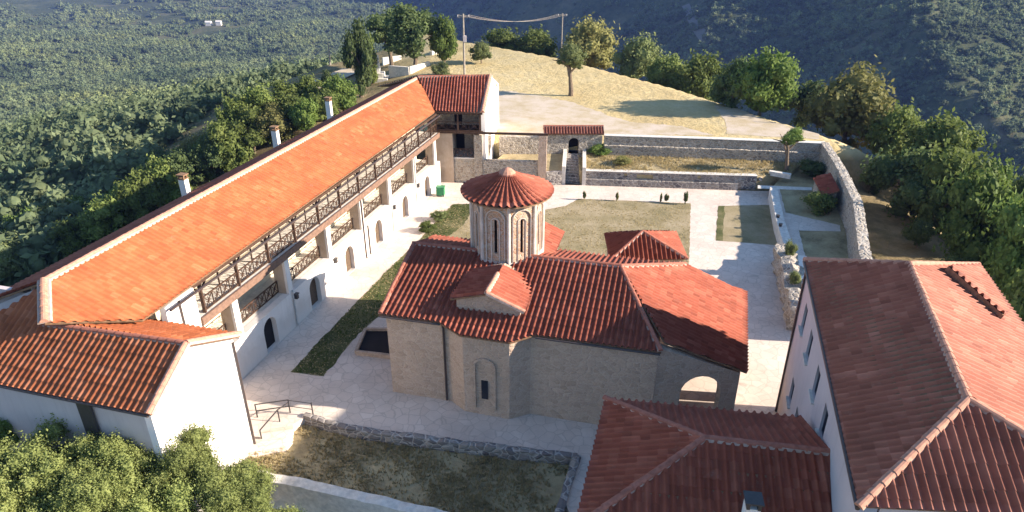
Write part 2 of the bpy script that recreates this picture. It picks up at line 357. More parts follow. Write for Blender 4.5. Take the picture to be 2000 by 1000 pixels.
def sheet(name, pts, z, m, jag=0.0, seed=1):
    "flat ground sheet, its edge roughened a little"
    rr = random.Random(seed); out = []
    for i in range(len(pts)):
        a = Vector(pts[i][:2]); b = Vector(pts[(i + 1) % len(pts)][:2]); n = max(1, int((b - a).length / .5)) if jag else 1
        for k in range(n):
            p = a.lerp(b, k / n)
            if jag and k: p += Vector((rr.uniform(-jag, jag), rr.uniform(-jag, jag)))
            out.append((p.x, p.y, z))
    from mathutils.geometry import delaunay_2d_cdt
    r = delaunay_2d_cdt([Vector(p[:2]) for p in out], [], [list(range(len(out)))], 1, 1e-4)
    fs = []
    for f in r[2]:
        a, b, c = (r[0][k] for k in f[:3]); fs.append(tuple(f) if (b - a).cross(c - a) > 0 else tuple(f)[::-1])
    me = bpy.data.meshes.new(name); me.from_pydata([(p.x, p.y, z) for p in r[0]], [], fs); me.update(); me.materials.append(m)
    o = bpy.data.objects.new(name, me); COL.objects.link(o); return o

def onplane(px, py, p0, n):
    d = ray(px, py); o = Vector((0, 0, CAM_H)); t = (p0 - o).dot(n) / d.dot(n); return o + d * t
def onwall(px, py, P, Q):
    "surveyed point on the vertical wall P-Q as (along, height)"
    P = Vector((P[0], P[1], 0)); Q = Vector((Q[0], Q[1], 0)); x = (Q - P).normalized(); n = x.cross(Vector((0, 0, 1)))
    q = onplane(px, py, P, n); return (q - P).dot(x), q.z

# ------------------------------------------------------------------ terrain
PLAT = [(-30, 8), (-31, 30), (-19, 80), (-34, 104), (-37, 138), (-22, 165), (-8, 150), (8, 134), (25, 108), (34, 90), (42, 74), (45, 50), (42, 8), (20, -25), (-15, -25)]
def poly_dist(x, y, P):
    n = len(P); d = np.full(x.shape, 1e9); inside = np.zeros(x.shape, bool)
    for i in range(n):
        x0, y0 = P[i]; x1, y1 = P[(i + 1) % n]; dx, dy = x1 - x0, y1 - y0
        t = np.clip(((x - x0) * dx + (y - y0) * dy) / (dx * dx + dy * dy), 0, 1)
        d = np.minimum(d, np.hypot(x - x0 - t * dx, y - y0 - t * dy))
        c = ((y0 > y) != (y1 > y)); xi = x0 + (y - y0) * dx / (dy if dy else 1e-9); inside ^= (c & (x < xi))
    return np.where(inside, 0, d)
def sstep(a, b, x): t = np.clip((x - a) / (b - a), 0, 1); return t * t * (3 - 2 * t)
def wob(x, y, s, seed=0):
    return (np.sin(x / s + seed) * np.cos(y / s * 1.13 + seed * 2.1) + .5 * np.sin(x / s * 2.3 + y / s * 1.7 + seed) + .3 * np.cos(x / s * 4.1 - y / s * 3.7 + seed * 3)) / 1.8
def height(x, y):
    d = poly_dist(x, y, PLAT); r = np.hypot(x, y); az = np.degrees(np.arctan2(x, y))
    base = -2.0 + 4.8 * sstep(78.5, 81.0, y + .05 * x) * sstep(-22, -8, x + (y - 80) * .12) + 2.5 * sstep(90, 112, y) * (1 - sstep(-22, -8, x + (y - 80) * .12))
    left = np.interp(d, [0, 8, 30, 65, 100, 160, 320, 700, 1600, 4000, 9000], [0, 3, 11, 20, 27, 43, 86, 124, 138, 60, -40])
    right = np.interp(d, [0, 10, 40, 230, 320, 6000], [0, 5, 24, 190, 215, 215])
    ang = np.degrees(np.arctan2(x - 0, y - 70)); w = sstep(-10, 6, ang)
    w = np.where(d > 250, sstep(-9.5, -6.5, az), w)
    low = base - left * (1 - w) - right * w + wob(x, y, 60) * 5 * sstep(60, 300, d) + wob(x, y, 170, 2) * 10 * sstep(300, 900, d) * (1 - w)
    # far side of the gorge: a steep flank climbing to the right, with a gentler spur
    sx = (x - 250) * .90 + (y - 430) * .435
    rel = wob(x, y, 110, 4) * 22 + wob(x, y, 37, 1) * 7 + 26 * np.abs(np.sin((y * .9 - x * .43) / 95.0 + .8 * np.sin(x / 150)))
    mt = -205 + .70 * np.maximum(sx, -60) + rel * sstep(-20, 120, sx)
    cap = -84 + .27 * (r - 540) - .34 * (x - .5 * y) + 26 * np.maximum(0, 24.3 - az + .004 * (r - 600)) + wob(x, y, 60, 7) * 9
    mt = np.minimum(np.minimum(mt, cap), 75 + 18 * wob(x, y, 300, 2))
    mm = sstep(200, 330, d) * sstep(-9.5, -6, az)
    return np.where(mm > 0, np.maximum(low, low * (1 - mm) + mt * mm), low)
def build_terrain():
    rs = [9.0]
    while rs[-1] < 9000: rs.append(rs[-1] * (1.017 if rs[-1] < 1500 else 1.05))
    rs = np.array(rs); azs = np.radians(np.concatenate([np.arange(-180, -60, 3.0), np.arange(-60, 60, .45), np.arange(60, 180.1, 3.0)]))
    Rr, A = np.meshgrid(rs, azs, indexing='ij'); X = Rr * np.sin(A); Y = Rr * np.cos(A); Z = height(X, Y)
    n, m = X.shape; v = np.stack([X, Y, Z], -1).reshape(-1, 3)
    i, j = np.meshgrid(np.arange(n - 1), np.arange(m - 1), indexing='ij'); a = (i * m + j).ravel()
    f = np.stack([a, a + 1, a + m + 1, a + m], -1)
    # close the middle
    v = np.vstack([v, [[0, 0, -2.0]]]); c = len(v) - 1
    tri = np.stack([np.full(m - 1, c), np.arange(1, m), np.arange(m - 1)], -1)
    me = bpy.data.meshes.new('ground')
    me.vertices.add(len(v)); me.vertices.foreach_set('co', v.ravel())
    nl = f.size + tri.size; me.loops.add(nl); me.loops.foreach_set('vertex_index', np.concatenate([f.ravel()[:], tri.ravel()]))
    st = np.concatenate([np.arange(len(f)) * 4, f.size + np.arange(len(tri)) * 3]); me.polygons.add(len(st))
    me.polygons.foreach_set('loop_start', st); me.polygons.foreach_set('loop_total', np.concatenate([np.full(len(f), 4), np.full(len(tri), 3)]))
    me.polygons.foreach_set('use_smooth', np.ones(len(st), bool)); me.update(); me.validate()
    if me.polygons[10].normal.z < 0: me.flip_normals()
    return me
def terrain_mat():
    m, nt, b = mat('hill ground', .95, .1)
    p = pos(nt); sp = N(nt, 'ShaderNodeSeparateXYZ'); nt.links.new(p, sp.inputs[0])
    ln = N(nt, 'ShaderNodeVectorMath', operation='LENGTH'); nt.links.new(p, ln.inputs[0])
    near = ramp(nt, noise_n(nt, .22, 8, .7), [(.3, (.10, .10, .045)), (.48, (.22, .17, .09)), (.62, (.33, .25, .14))])
    dry = ramp(nt, noise_n(nt, .09, 8, .7), [(.3, (.46, .33, .14)), (.5, (.60, .46, .21)), (.66, (.64, .53, .31))])
    fine = ramp(nt, noise_n(nt, 1.3, 8, .75), [(.35, (.30, .24, .14)), (.62, (.58, .48, .32))]); dry = mix(nt, .35, dry, fine)
    zr = N(nt, 'ShaderNodeMapRange', inp={1: .8, 2: 1.8}); nt.links.new(sp.outputs[2], zr.inputs[0])
    c = mix(nt, zr.outputs[0], near, dry)
    far = ramp(nt, noise_n(nt, .012, 9, .62), [(.34, (.030, .048, .022)), (.47, (.055, .075, .032)), (.55, (.10, .115, .05)), (.68, (.24, .20, .115))])
    shrub = ramp(nt, noise_n(nt, .14, 6, .7), [(.40, (.03, .045, .02)), (.58, (.10, .105, .05))]); far = mix(nt, .55, far, shrub)
    rr = N(nt, 'ShaderNodeMapRange', inp={1: 115, 2: 230}); nt.links.new(ln.outputs['Value'], rr.inputs[0])
    c = mix(nt, rr.outputs[0], c, far)
    nt.links.new(c, b.inputs['Base Color']); bump(nt, b, noise_n(nt, .6, 8, .7), .8, .6)
    return m
ground = bpy.data.objects.new('ground', build_terrain()); COL.objects.link(ground); ground.data.materials.append(terrain_mat()); tag(ground, kind='structure')
def hz(x, y): return float(height(np.array([float(x)]), np.array([float(y)]))[0])

# ------------------------------------------------------------------ courtyard floor, lawns, terraces (setting)
FN0 = at(1140, 362, 0); FN1 = at(1480, 373, 0)          # foot of the low retaining wall at the far side
yard = [W(-8.3, .1), W(-8.3, 4.4), at(507, 842, 0), at(572, 830, 0), at(600, 812, 0), at(680, 842, 0), at(1130, 888, 0), at(1105, 985, 0), Vector((6, 14, 0)), Vector((21, 14, 0)),
        Vector((26, 33, 0)), Vector((28, 46, 0)), Vector((33, 70, 0)), FN1, FN0, Vector((-8, 72.9, 0)), W(34, -.2)]
tag(slab('courtyard_paving', yard, -2.6, 0.0, M['paving']), kind='structure')
lawn_a = [at(567, 727), at(632, 735), at(668, 690), at(700, 652), at(760, 600), at(1000, 560), at(1342, 560), at(1346, 505), at(1349, 397), at(1130, 388), at(1105, 402), at(1062, 410), at(1000, 405), at(930, 398), at(884, 399), at(818, 470), at(745, 540)]
tag(sheet('lawn', lawn_a, .004, M['grass'], .05, 3), kind='structure')
strip = [at(567, 727), at(632, 735), at(668, 690), at(700, 652), at(760, 600), at(800, 520), at(905, 440), at(930, 398), at(884, 399), at(818, 470), at(745, 540)]
tag(sheet('lawn', strip, .008, M['grass_green'], .12, 5), kind='structure')
tag(sheet('lawn', [at(1403, 402), at(1508, 400), at(1530, 480), at(1398, 470)], .004, M['grass'], .05, 7), kind='structure')
tag(sheet('lawn', [at(1403, 402), at(1416, 402), at(1412, 471), at(1398, 470)], .008, M['grass_green'], .08, 8), kind='structure')
terr = [at(1135, 334, 1.5), at(1478, 345, 1.5), Vector((31, 72, 0)), Vector((36.5, 79, 0)), Vector((8, 80, 0)), Vector((7.6, 73, 0))]
tag(slab('upper_terrace', terr, -2.0, 1.5, M['garden']), kind='structure')
east = [at(1508, 366, .9), at(1535, 470, .9), at(1560, 560, .9), Vector((21.5, 41, 0)), Vector((26, 44, 0)), Vector((36, 72, 0)), Vector((34.5, 76, 0)), Vector((30, 72, 0))]
tag(slab('side_terrace', east, -2.0, .9, M['garden']), kind='structure')
tag(sheet('path', [at(1510, 366, .9), at(1522, 366, .9), at(1534, 415, .9), at(1640, 440, .9), at(1642, 452, .9), at(1560, 450, .9), at(1573, 500, .9), at(1560, 520, .9), at(1540, 470, .9)], .906, M['paving'], .04, 4), kind='structure')
tag(sheet('path', [at(1480, 362, .9), at(1586, 366, .9), at(1586, 372, .9), at(1480, 368, .9)], .912, M['coping']), kind='structure')
GZ = -.5
gpoly = [W(-8.6, 3.9), at(478, 915, GZ), at(860, 1010, GZ), Vector((2, 22, 0)), at(1100, 985, GZ), at(1130, 885, GZ), at(600, 800, GZ)]
tag(slab('garden_ground', gpoly, -3.0, GZ, M['garden']), kind='structure')
# outside: gravel forecourt on the dry field
M['gravel'] = ground_mat('pale gravel', [(.3, (.42, .33, .20)), (.46, (.50, .41, .29)), (.6, (.57, .48, .39))], .35, 5, .4)
fz = 2.8
gv = [at(985, 262, fz), at(1150, 262, fz), at(1395, 264, fz), at(1330, 246, fz), at(1230, 238, fz), at(1180, 222, fz), at(1120, 200, fz), at(1060, 188, fz), at(1000, 178, fz), at(905, 172, fz), at(860, 190, fz)]
tag(sheet('gravel_yard', gv, fz + .01, M['gravel'], .25, 2), kind='structure')
rd = [at(1395, 206, fz), at(1440, 212, fz), at(1500, 236, fz), at(1600, 262, fz), at(1600, 272, fz), at(1420, 262, fz), at(1418, 240, fz)]
tag(sheet('road', rd, fz + .016, M['gravel'], .1, 2), kind='structure')

# ------------------------------------------------------------------ long wing
sl = .42
wp0 = W(0, 0, 8.25); wnrm = Vector((WN.x * sl, WN.y * sl, 1)).normalized()
wing = thing('monastery_wing', 'long two-storey wing with one orange tiled roof and open wooden galleries over white arches', 'building', W(0, 0))
rA = onplane(86, 549, wp0, wnrm); rB = onplane(88, 631, wp0, wnrm); rC = onplane(279, 625, wp0, wnrm); rD = onplane(849, 219, wp0, wnrm); rE = onplane(817, 151, wp0, wnrm)
tiles('roof', [[rA, rB, rC, rD, rE]], M['tile_orange'], wing, amp=.075)
def ao(p): v = p - WO; return v.dot(WE), v.dot(WN)
aA, oA = ao(rA); aE, oE = ao(rE); zr = rA.z; ob = oA - (zr - 8.2) / sl
tiles('roof_back', [[W(aA, oA, zr), W(aE, oE, rE.z), W(aE + 3, ob, 8.2), W(aA, ob, 8.2)]], M['tile_red'], wing)
caps('ridge_cap', [(rA, rE)], wing, M['cap'], .17, .26)
caps('verge_cap', [(rA + Vector((0, 0, .05)), rB + Vector((0, 0, .05)))], wing, M['cap'], .2, .32)
arches = [0, 6.0, 11.7, 17.4, 23.5, 29.4]
pN, pF = W(-8.3, 0), W(33.4, 0); off = 8.3
holes = [arch_pts(a + off - .74, a + off + .74, .02, 2.42) for a in arches]
wall('arcade_wall', pN, pF, [(0, -.1), (41.7, -.1), (41.7, 2.8), (0, 2.8)], holes, .55, M['white'], wing, 1)
wall('end_wall', pN, W(-6.0, 0), [(0, 2.8), (2.3, 2.8), (2.3, 8.05), (0, 8.05)], [], .4, M['white'], wing, 1)
MB().prism([W(-8.3, -.55), W(33.4, -.55), W(33.4, -2.9), W(-8.3, -2.9)], 2.5, 2.78).build('lower_floor', M['coping'], wing)
for a in arches:
    MB().box(W(a, -.42), WE, WN, .74, .05, 0.02, 2.38).build('door', M['wood_door'] if a else M['dark'], wing)
bh = [rect(a + off - .5, a + off + .5, 2.85, 4.9) for a in arches[:]] + [rect(a + off + 1.6, a + off + 2.5, 3.6, 4.8) for a in arches[:-1]] \
   + [rect(a + off - .5, a + off + .5, 6.15, 7.9) for a in arches] + [rect(a + off + 1.9, a + off + 2.7, 6.8, 7.7) for a in arches[:-1]]
wall('gallery_wall', W(-8.3, -2.75), W(33.4, -2.75), [(0, 0), (41.7, 0), (41.7, 8.9), (0, 8.9)], bh, .45, M['cream'], wing, 1)
for a in arches:
    for z0, z1 in ((2.85, 4.9), (6.15, 7.9)): MB().box(W(a, -3.0), WE, WN, .5, .04, z0, z1).build('door', M['wood_warm'], wing)
for a in arches[:-1]:
    MB().box(W(a + 2.05, -3.0), WE, WN, .45, .04, 3.6, 4.8).build('window', M['glass'], wing)
    MB().box(W(a + 2.3, -3.0), WE, WN, .4, .04, 6.8, 7.7).build('window', M['glass'], wing)
bw = MB(); bw.prism([W(-8.3, ob + .6), W(36, ob + .6), W(36, ob + .95), W(-8.3, ob + .95)], -3, 8.15); bw.prism([W(-10.2, ob + .6), W(-9.9, ob + .6), W(-9.9, -2.3), W(-10.2, -2.3)], 2, 9.0)
bw.add([W(aA + .12, oA, zr - .25), W(aA + .12, -2.6, zr - .25 - sl * (-2.6 - oA)), W(aA + .12, -2.6, 7.0), W(aA + .12, ob + .7, 7.0), W(aA + .12, ob + .7, 8.1)], [(0, 1, 2, 3, 4)])
bw.build('back_wall', M['grey_wall'], wing)
for k, a in enumerate([-2.9, 3.0, 8.9, 14.6, 20.4, 26.4, 32.2]):
    pm = MB(); pm.box(W(a, -.11), WE, WN, .27, .10, 2.8, 5.72); pm.box(W(a, -.62), WE, WN, .26, .41, 2.8, 5.74, 1); pm.build('pier', [M['white'], M['pier_stone']], wing)  # darker tan sides: stone tone with the near face's shade put into it
MB().prism([W(-6, .02), W(33.4, .02), W(33.4, -2.8), W(-6, -2.8)], 5.76, 5.98).build('upper_floor', M['coping'], wing)
MB().bar(W(-6, .08, 5.78), W(33.4, .08, 5.78), .12, .5).build('edge_beam', M['wood_beam'], wing)
MB().bar(W(-6, -.2, 7.98), W(33.4, -.2, 7.98), .16, .2).build('eaves_beam', M['wood'], wing)
MB().bar(W(-8.4, .42, 8.0), W(33.0, .42, 8.0), .12, .1).build('gutter', M['pipe'], wing)
posts = [-5.3 + 3.35 * k for k in range(12)]
for a in posts:
    p = MB(); p.bar(W(a, -.2, 5.98), W(a, -.2, 7.95), .17)
    for s in (-1, 1): p.bar(W(a, -.2, 7.35), W(a + s * .6, -.2, 7.93), .09)
    p.build('post', M['wood'], wing)
for a in posts: MB().bar(W(a + 1.67, -.2, 6.9), W(a + 1.67, -.2, 7.93), .08).build('post', M['wood'], wing)
def railing(name, P, Q, z0, h, parent, m, n=None, t=.05):
    "handrail and bottom rail with crossed braces between"
    P = Vector((P[0], P[1], z0)); Q = Vector((Q[0], Q[1], z0)); L = (Q - P).length; n = n or max(1, round(L / .8)); d = (Q - P) / n; b = MB(); U = Vector((0, 0, 1)); t = t * 1.05
    b.bar(P + U * h, Q + U * h, t * 1.4); b.bar(P + U * .12, Q + U * .12, t * 1.2)
    for k in range(n):
        a = P + d * k; c = a + d
        b.bar(a + U * .12, c + U * h, t * .8); b.bar(a + U * h, c + U * .12, t * .8)
        b.bar(a + U * .12, a + U * h, t)
        mid = (a + c) / 2; b.bar(mid + U * (h * .3), mid + U * (h * .86), t * .7); b.bar(a + d * .25 + U * (h * .56), c - d * .25 + U * (h * .56), t * .7)
    b.bar(Q + U * .1, Q + U * h, t)
    return b.build(name, m, parent)
for a, c in zip(posts, posts[1:] + [33.3]): railing('railing', W(a + .09, -.2), W(c - .09, -.2), 5.98, .98, wing, M['wood'])
pa = [-2.9, 3.0, 8.9, 14.6, 20.4, 26.4, 32.2]
for a, c in zip([-8.0] + pa[:-1], pa): railing('railing', W(a + .3, -.85), W(c - .3, -.85), 2.8, .98, wing, M['wood'])
for a, z1, mm in [(3.05, 3.0, 'pipe_pale'), (14.5, 5.7, 'pipe'), (15.3, 2.8, 'pipe'), (20.4, 2.7, 'pipe_pale'), (26.3, 5.7, 'pipe_pale')]:
    MB().tube([W(a, .07, z1), W(a, .07, .05)], .06).build('downpipe', M[mm], wing)
MB().tube([W(-7.3, .07, 7.95), W(-7.3, .07, 4.0)], .055).build('downpipe', M['pipe'], wing)
for a in (3.0, 8.9, 20.4, 26.4):
    l = MB(); l.box(W(a + .35, .12), WE, WN, .12, .12, 2.15, 2.5); l.box(W(a + .35, .1), WE, WN, .18, .18, 2.5, 2.56); l.bar(W(a + .35, 0, 2.53), W(a + .35, .15, 2.53), .04); l.build('wall_lamp', M['metal'], wing)
for (px, py) in [(365, 383), (541, 283), (644, 222)]:
    q = at(px, py, 8.4); a, o = ao(q)
    c = MB(); c.box(W(a, o), WE, WN, .22, .26, 7.0, 9.75); c.build('chimney', M['white'], wing)
    c = MB(); c.box(W(a, o), WE, WN, .27, .31, 9.75, 9.83)
    for i in (-1, 1):
        for j in (-1, 1): c.box(W(a + .17 * i, o + .2 * j), WE, WN, .05, .05, 9.83, 10.05)
    c.box(W(a, o), WE, WN, .29, .33, 10.05, 10.13); c.build('chimney_cap', M['wood_warm'], wing)

# ------------------------------------------------------------------ gabled house at the near end
gab = thing('gabled_house', 'gabled end house with striped tiles and a blank bright white gable, behind the foreground bushes', 'building', W(-11.9, 0))
ga, gr, gf, ge, gz = -14.95, -11.9, -8.2, 7.0, 8.8
gp = W(ga, 0, ge); gs = (gz - ge) / (gr - ga); gn = Vector((-WE.x * gs, -WE.y * gs, 1)).normalized()
k1 = onplane(86, 634, gp, gn); k2 = onplane(81, 560, gp, gn); k3 = onplane(0, 611, gp, gn); k4 = onplane(-160, 718, gp, gn)
o1 = ao(k1)[1]; o4 = ao(k4)[1]
tiles('roof', [[W(ga, 4.42, ge), W(gr, 4.42, gz), W(gr, o1, gz), W(ga, o1, ge)], [W(ga, o1, ge), k1, k2, k3, k4, W(ga, o4, ge)]], M['tile_mid'], gab)
tiles('roof_far_slope', [[W(gr, 4.42, gz), W(gf, 4.42, ge), W(gf, -1.0, ge), W(gr, -4.8, gz)]], M['tile_orange'], gab)
caps('ridge_cap', [(W(gr, 4.4, gz + .03), k1 + Vector((0, 0, .03)))], gab, M['cap_red'], .14, .12)
caps('verge_cap', [(W(gr, 4.36, gz + .05), W(ga, 4.36, ge + .05)), (W(gr, 4.36, gz + .05), W(gf, 4.36, ge + .05))], gab, M['cap'], .17, .24, .42)
wall('gable_wall', W(-14.65, 4.1), W(-8.5, 4.1), [(0, -2.5), (6.15, -2.5), (6.15, 6.95), (2.75, 8.6), (0, 6.95)], [], .4, M['white'], gab, 1)
wall('side_wall', W(-14.65, -12), W(-14.65, 3.7), [(0, -3), (15.7, -3), (15.7, 6.85), (0, 6.85)], [], .4, M['grey_wall'], gab, 1)
wall('far_wall', W(-8.5, 0.1), W(-8.5, 3.7), [(0, -2), (3.6, -2), (3.6, 6.85), (0, 6.85)], [], .4, M['white'], gab, 1)
MB().tube([W(-8.62, 4.18, 6.75), W(-8.62, 4.18, -.6)], .055).build('downpipe', M['pipe'], gab)
MB().tube([W(ga - .02, o4, ge - .08), W(ga - .02, 4.3, ge - .08)], .07).build('gutter', M['pipe'], gab)
q0, _ = onwall(172, 800, W(-14.65, -12), W(-14.65, 3.7))
MB().box(W(-14.78, -12 + q0), WE, WN, .06, .38, 2.5, 6.7).build('tall_shutter', M['metal'], gab)

# ------------------------------------------------------------------ far cross block
fe0 = at(850, 218, 8.1); fe1 = at(942, 220, 8.1); fr0 = at(817, 150, 10.45); fr1 = at(957, 148, 10.45)
far = thing('end_block', 'stone cross block with striped red tiles and narrow white gable, ending the long wing', 'building', (fe0 + fe1) / 2 * Vector((1, 1, 0)) if False else Vector(((fe0.x + fe1.x) / 2, (fe0.y + fe1.y) / 2, 0)))
tiles('roof', [[fe0, fe1, fr1, fr0]], M['tile_red'], far)
fx = (fe1 - fe0).normalized(); fy = Vector((-fx.y, fx.x, 0)); dep = (fr0 - fe0).dot(fy)
fb0 = fe0 + fy * (2 * dep); fb1 = fe1 + fy * (2 * dep)
tiles('roof_back', [[fr0, fr1, Vector((fb1.x + .4, fb1.y, 8.1)), Vector((fr0.x - 6, fb0.y, 8.1))]], M['tile_red'], far)
caps('ridge_cap', [(fr0, fr1)], far, M['cap_red']); caps('verge_cap', [(fr1 + Vector((0, 0, .04)), fe1 + Vector((0, 0, .04)))], far, M['cap'], .2, .3)
gx = fe1 + fx * .45; gq = gx + fy * .4; g1 = gx + (fr1 - fe1) * Vector((1, 1, 0)) * 2
def V2(p): return Vector((p.x, p.y, 0))
def F(u, v): return V2(fe0) + fx * u + fy * v
Lf = (fe1 - fe0).length
ax = (V2(fr1) - V2(fe1)).normalized()
gP = V2(fe1) + fx * .25 + ax * .4; gL = 2 * (V2(fr1) - V2(fe1)).length - .8
wall('gable_wall', gP, gP + ax * gL, [(0, -1), (gL, -1), (gL, 8.0), (gL / 2, 10.3), (0, 8.0)], [], .45, M['white'], far, 1)
wall('front_wall', F(-1.5, 2.6), F(Lf, 2.6), [(0, 0), (Lf + 1.5, 0), (Lf + 1.5, 8.0), (0, 8.0)], [rect(3.1, 4.0, 6.1, 8.0), rect(3.2, 4.2, 3.0, 5.1), rect(6.5, 7.2, 3.7, 4.8)], .5, M['masonry'], far, 1)
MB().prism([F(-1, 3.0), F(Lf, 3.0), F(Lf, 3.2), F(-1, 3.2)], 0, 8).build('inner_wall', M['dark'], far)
wall('pier', F(-.35, .1), F(1.75, .1), [(0, 0), (2.1, 0), (2.1, 5.72), (0, 5.72)], [], 2.2, M['pier_stone'], far, 1)
wall('pier', F(4.1, .1), F(5.0, .1), [(0, 0), (.9, 0), (.9, 5.6), (0, 5.6)], [], .9, M['masonry'], far, 1)
wall('lower_wall', F(1.75, .3), F(4.1, .3), [(0, 0), (2.35, 0), (2.35, 2.75), (0, 2.75)], [], .5, M['masonry'], far, 1)
MB().prism([F(1.7, .28), F(Lf, .28), F(Lf, 2.6), F(1.7, 2.6)], 2.76, 2.92).build('lower_floor', M['coping'], far)
MB().prism([F(-.3, .05), F(Lf, .05), F(Lf, 2.6), F(-.3, 2.6)], 5.78, 5.98).build('upper_floor', M['wood'], far)
MB().bar(F(-.3, 0) + Vector((0, 0, 5.86)), F(12.2, .0) + Vector((0, 0, 5.86)), .16, .24).build('long_beam', M['wood'], far)
MB().bar(F(-.3, .1) + Vector((0, 0, 7.95)), F(Lf, .1) + Vector((0, 0, 7.95)), .16, .2).build('eaves_beam', M['wood'], far)
for u in (0.0, 2.4, Lf - .3):
    p = MB(); p.bar(F(u, .12) + Vector((0, 0, 5.98)), F(u, .12) + Vector((0, 0, 7.9)), .17)
    p.build('post', M['wood'], far)
for u, v in ((.1, 2.3), (2.5, Lf - .4)): railing('railing', F(u, .12), F(v, .12), 5.98, 1.0, far, M['wood'], 2)
railing('railing', F(1.8, .45), F(4.1, .45), 2.92, .95, far, M['wood'])
# pergola pillar carrying the long beam, and low stone wall with gate opening between
pl = wall('pillar', F(11.2, -.1), F(12.1, -.1), [(0, 0), (.9, 0), (.9, 5.72), (0, 5.72)], [], .9, M['church'], None, 1)
tag(pl, 'tall plastered pillar under the right end of the long dark beam', 'pillar')
lw = wall('stone_wall', F(5.05, .2), F(11.15, .2), [(0, 0), (6.1, 0), (6.1, 2.7), (0, 2.7)], [], .5, M['rubble'], None, 1)
tag(lw, 'rubble wall between the far block and the tall plastered pillar', 'wall')

# ------------------------------------------------------------------ church
ch = thing('church', 'stone church with red tiled roofs around an octagonal drum', 'church', C(8, 5))
ez, rz, rv = 5.85, 7.45, 6.2
nb = (rz - ez) / (rv + .25)
fe_v, fe_z = 11.5, 5.6
cA = C(13.2, rv, rz); cC = at(1460, 727, 4.3); cD = at(1459, 572, 4.3)
wn_ = (cC - cA).cross(cD - cA).normalized(); wn_ = wn_ if wn_.z > 0 else -wn_
cB = onplane(1299, 668, cA, wn_); cE = onplane(1338, 517, cA, wn_)
tiles('roof', [[C(-.35, -.25, ez), C(16.15, -.25, ez), cA, C(-.6, rv, rz)], [C(3.4, -.25, ez), C(4.9, -1.0, ez - nb * .75), C(7.9, -1.05, ez - nb * .8), C(9.1, -.25, ez)],
               [C(-.6, rv, rz), cA, Vector((cE.x, cE.y, cE.z)) - CV * 0, C(-1.0, fe_v, fe_z)], [cA, cB, cC, cD, cE]], M['tile_red'], ch)
caps('ridge_cap', [(C(-.6, rv, rz + .04), C(13.2, rv, rz + .04)), (cA, C(16.1, -.2, ez + .05)), (cA + Vector((0, 0, .04)), cE + Vector((0, 0, .04)))], ch, M['cap_red'], .14, .15)
caps('verge_cap', [(C(-.5, rv, rz + .03), C(-.25, -.2, ez + .03))], ch, M['cap_red'], .15, .16)
wb = MB(); wb.prism([C(0, 0), C(16, 0), C(16, 11.2), C(0, 11.2)], -.3, 5.5)
wb.add([C(0, 0, 5.5), C(0, 11.2, 5.5), C(-.05, rv, rz - .2), C(16, 0, 5.5), C(16, 11.2, 5.5), C(13.1, rv, rz - .2)], [(0, 2, 1), (3, 4, 5), (0, 3, 5, 2), (1, 2, 5, 4)])
wb.build('wall', M['church'], ch)
ap = MB(); ap.prism([C(3.9, 0.02), C(5.0, -.72), C(7.8, -.78), C(8.9, 0.02)], -.3, 5.6); ap.build('apse', M['church'], ch)
q = onplane(947, 750, C(5.0, -.74), -CV); u0 = (q - CO).dot(CU)
P0 = C(5.0, -.72); P1 = C(7.8, -.78)
wd = MB(); wd.box(C(u0, -.76), CU, CV, .2, .06, 1.25, 2.55); wd.build('window', M['glass'], ch)
wf = MB()
for s in (-1, 1): wf.box(C(u0 + .62 * s, -.8), CU, CV, .07, .06, .5, 3.6)
for k in range(8):
    a0, a1 = math.pi * k / 8, math.pi * (k + 1) / 8
    wf.bar(C(u0 + .62 * math.cos(a0), -.8, 3.6 + .5 * math.sin(a0)), C(u0 + .62 * math.cos(a1), -.8, 3.6 + .5 * math.sin(a1)), .12)
wf.build('window_surround', M['church'], ch)
MB().tube([C(3.62, -.16, 5.55), C(3.62, -.08, 5.3), C(3.62, -.08, .1)], .07).build('downpipe', M['pipe'], ch)
MB().tube([C(-.3, -.32, ez - .12), C(3.5, -.32, ez - .12)], .06).build('gutter', M['pipe'], ch)
MB().tube([C(9.2, -.32, ez - .12), C(16.1, -.32, ez - .12)], .06).build('gutter', M['pipe'], ch)
# narthex: open portico walls
nP = C(16.0, .05); nQ = V2(cC) - CU * .35 + CV * .1
nL = (nQ - nP).length
h0, h1 = onwall(1327, 778, nP, nQ)[0], onwall(1404, 782, nP, nQ)[0]; htop = onwall(1366, 735, nP, nQ)[1]
zB = 5.9
wall('portico_wall', nP, nQ, [(0, -.2), (nL, -.2), (nL, 4.12), (0, zB)], [arch_pts(h0, h1, .02, htop)], .6, M['church'], ch, 1)
mP = nQ + CV * .02; mQ = V2(cD) - CU * .35
mL = (mQ - mP).length; mh = [arch_pts(mL * k / 3 + .45, mL * (k + 1) / 3 - .45, .02, 2.9) for k in range(3)]
wall('portico_front', mP, mQ, [(0, -.2), (mL, -.2), (mL, 4.1), (0, 4.1)], mh, .5, M['church'], ch, 1)
kP = V2(cD) - CU * .9; kQ = C(16.0, 11.2); kL = (kQ - kP).length
wall('portico_far_wall', kP, kQ, [(0, -.2), (kL, -.2), (kL, 5.4), (0, 4.0)], [arch_pts(kL * .3, kL * .7, .02, 2.9)], .5, M['church'], ch, 1)
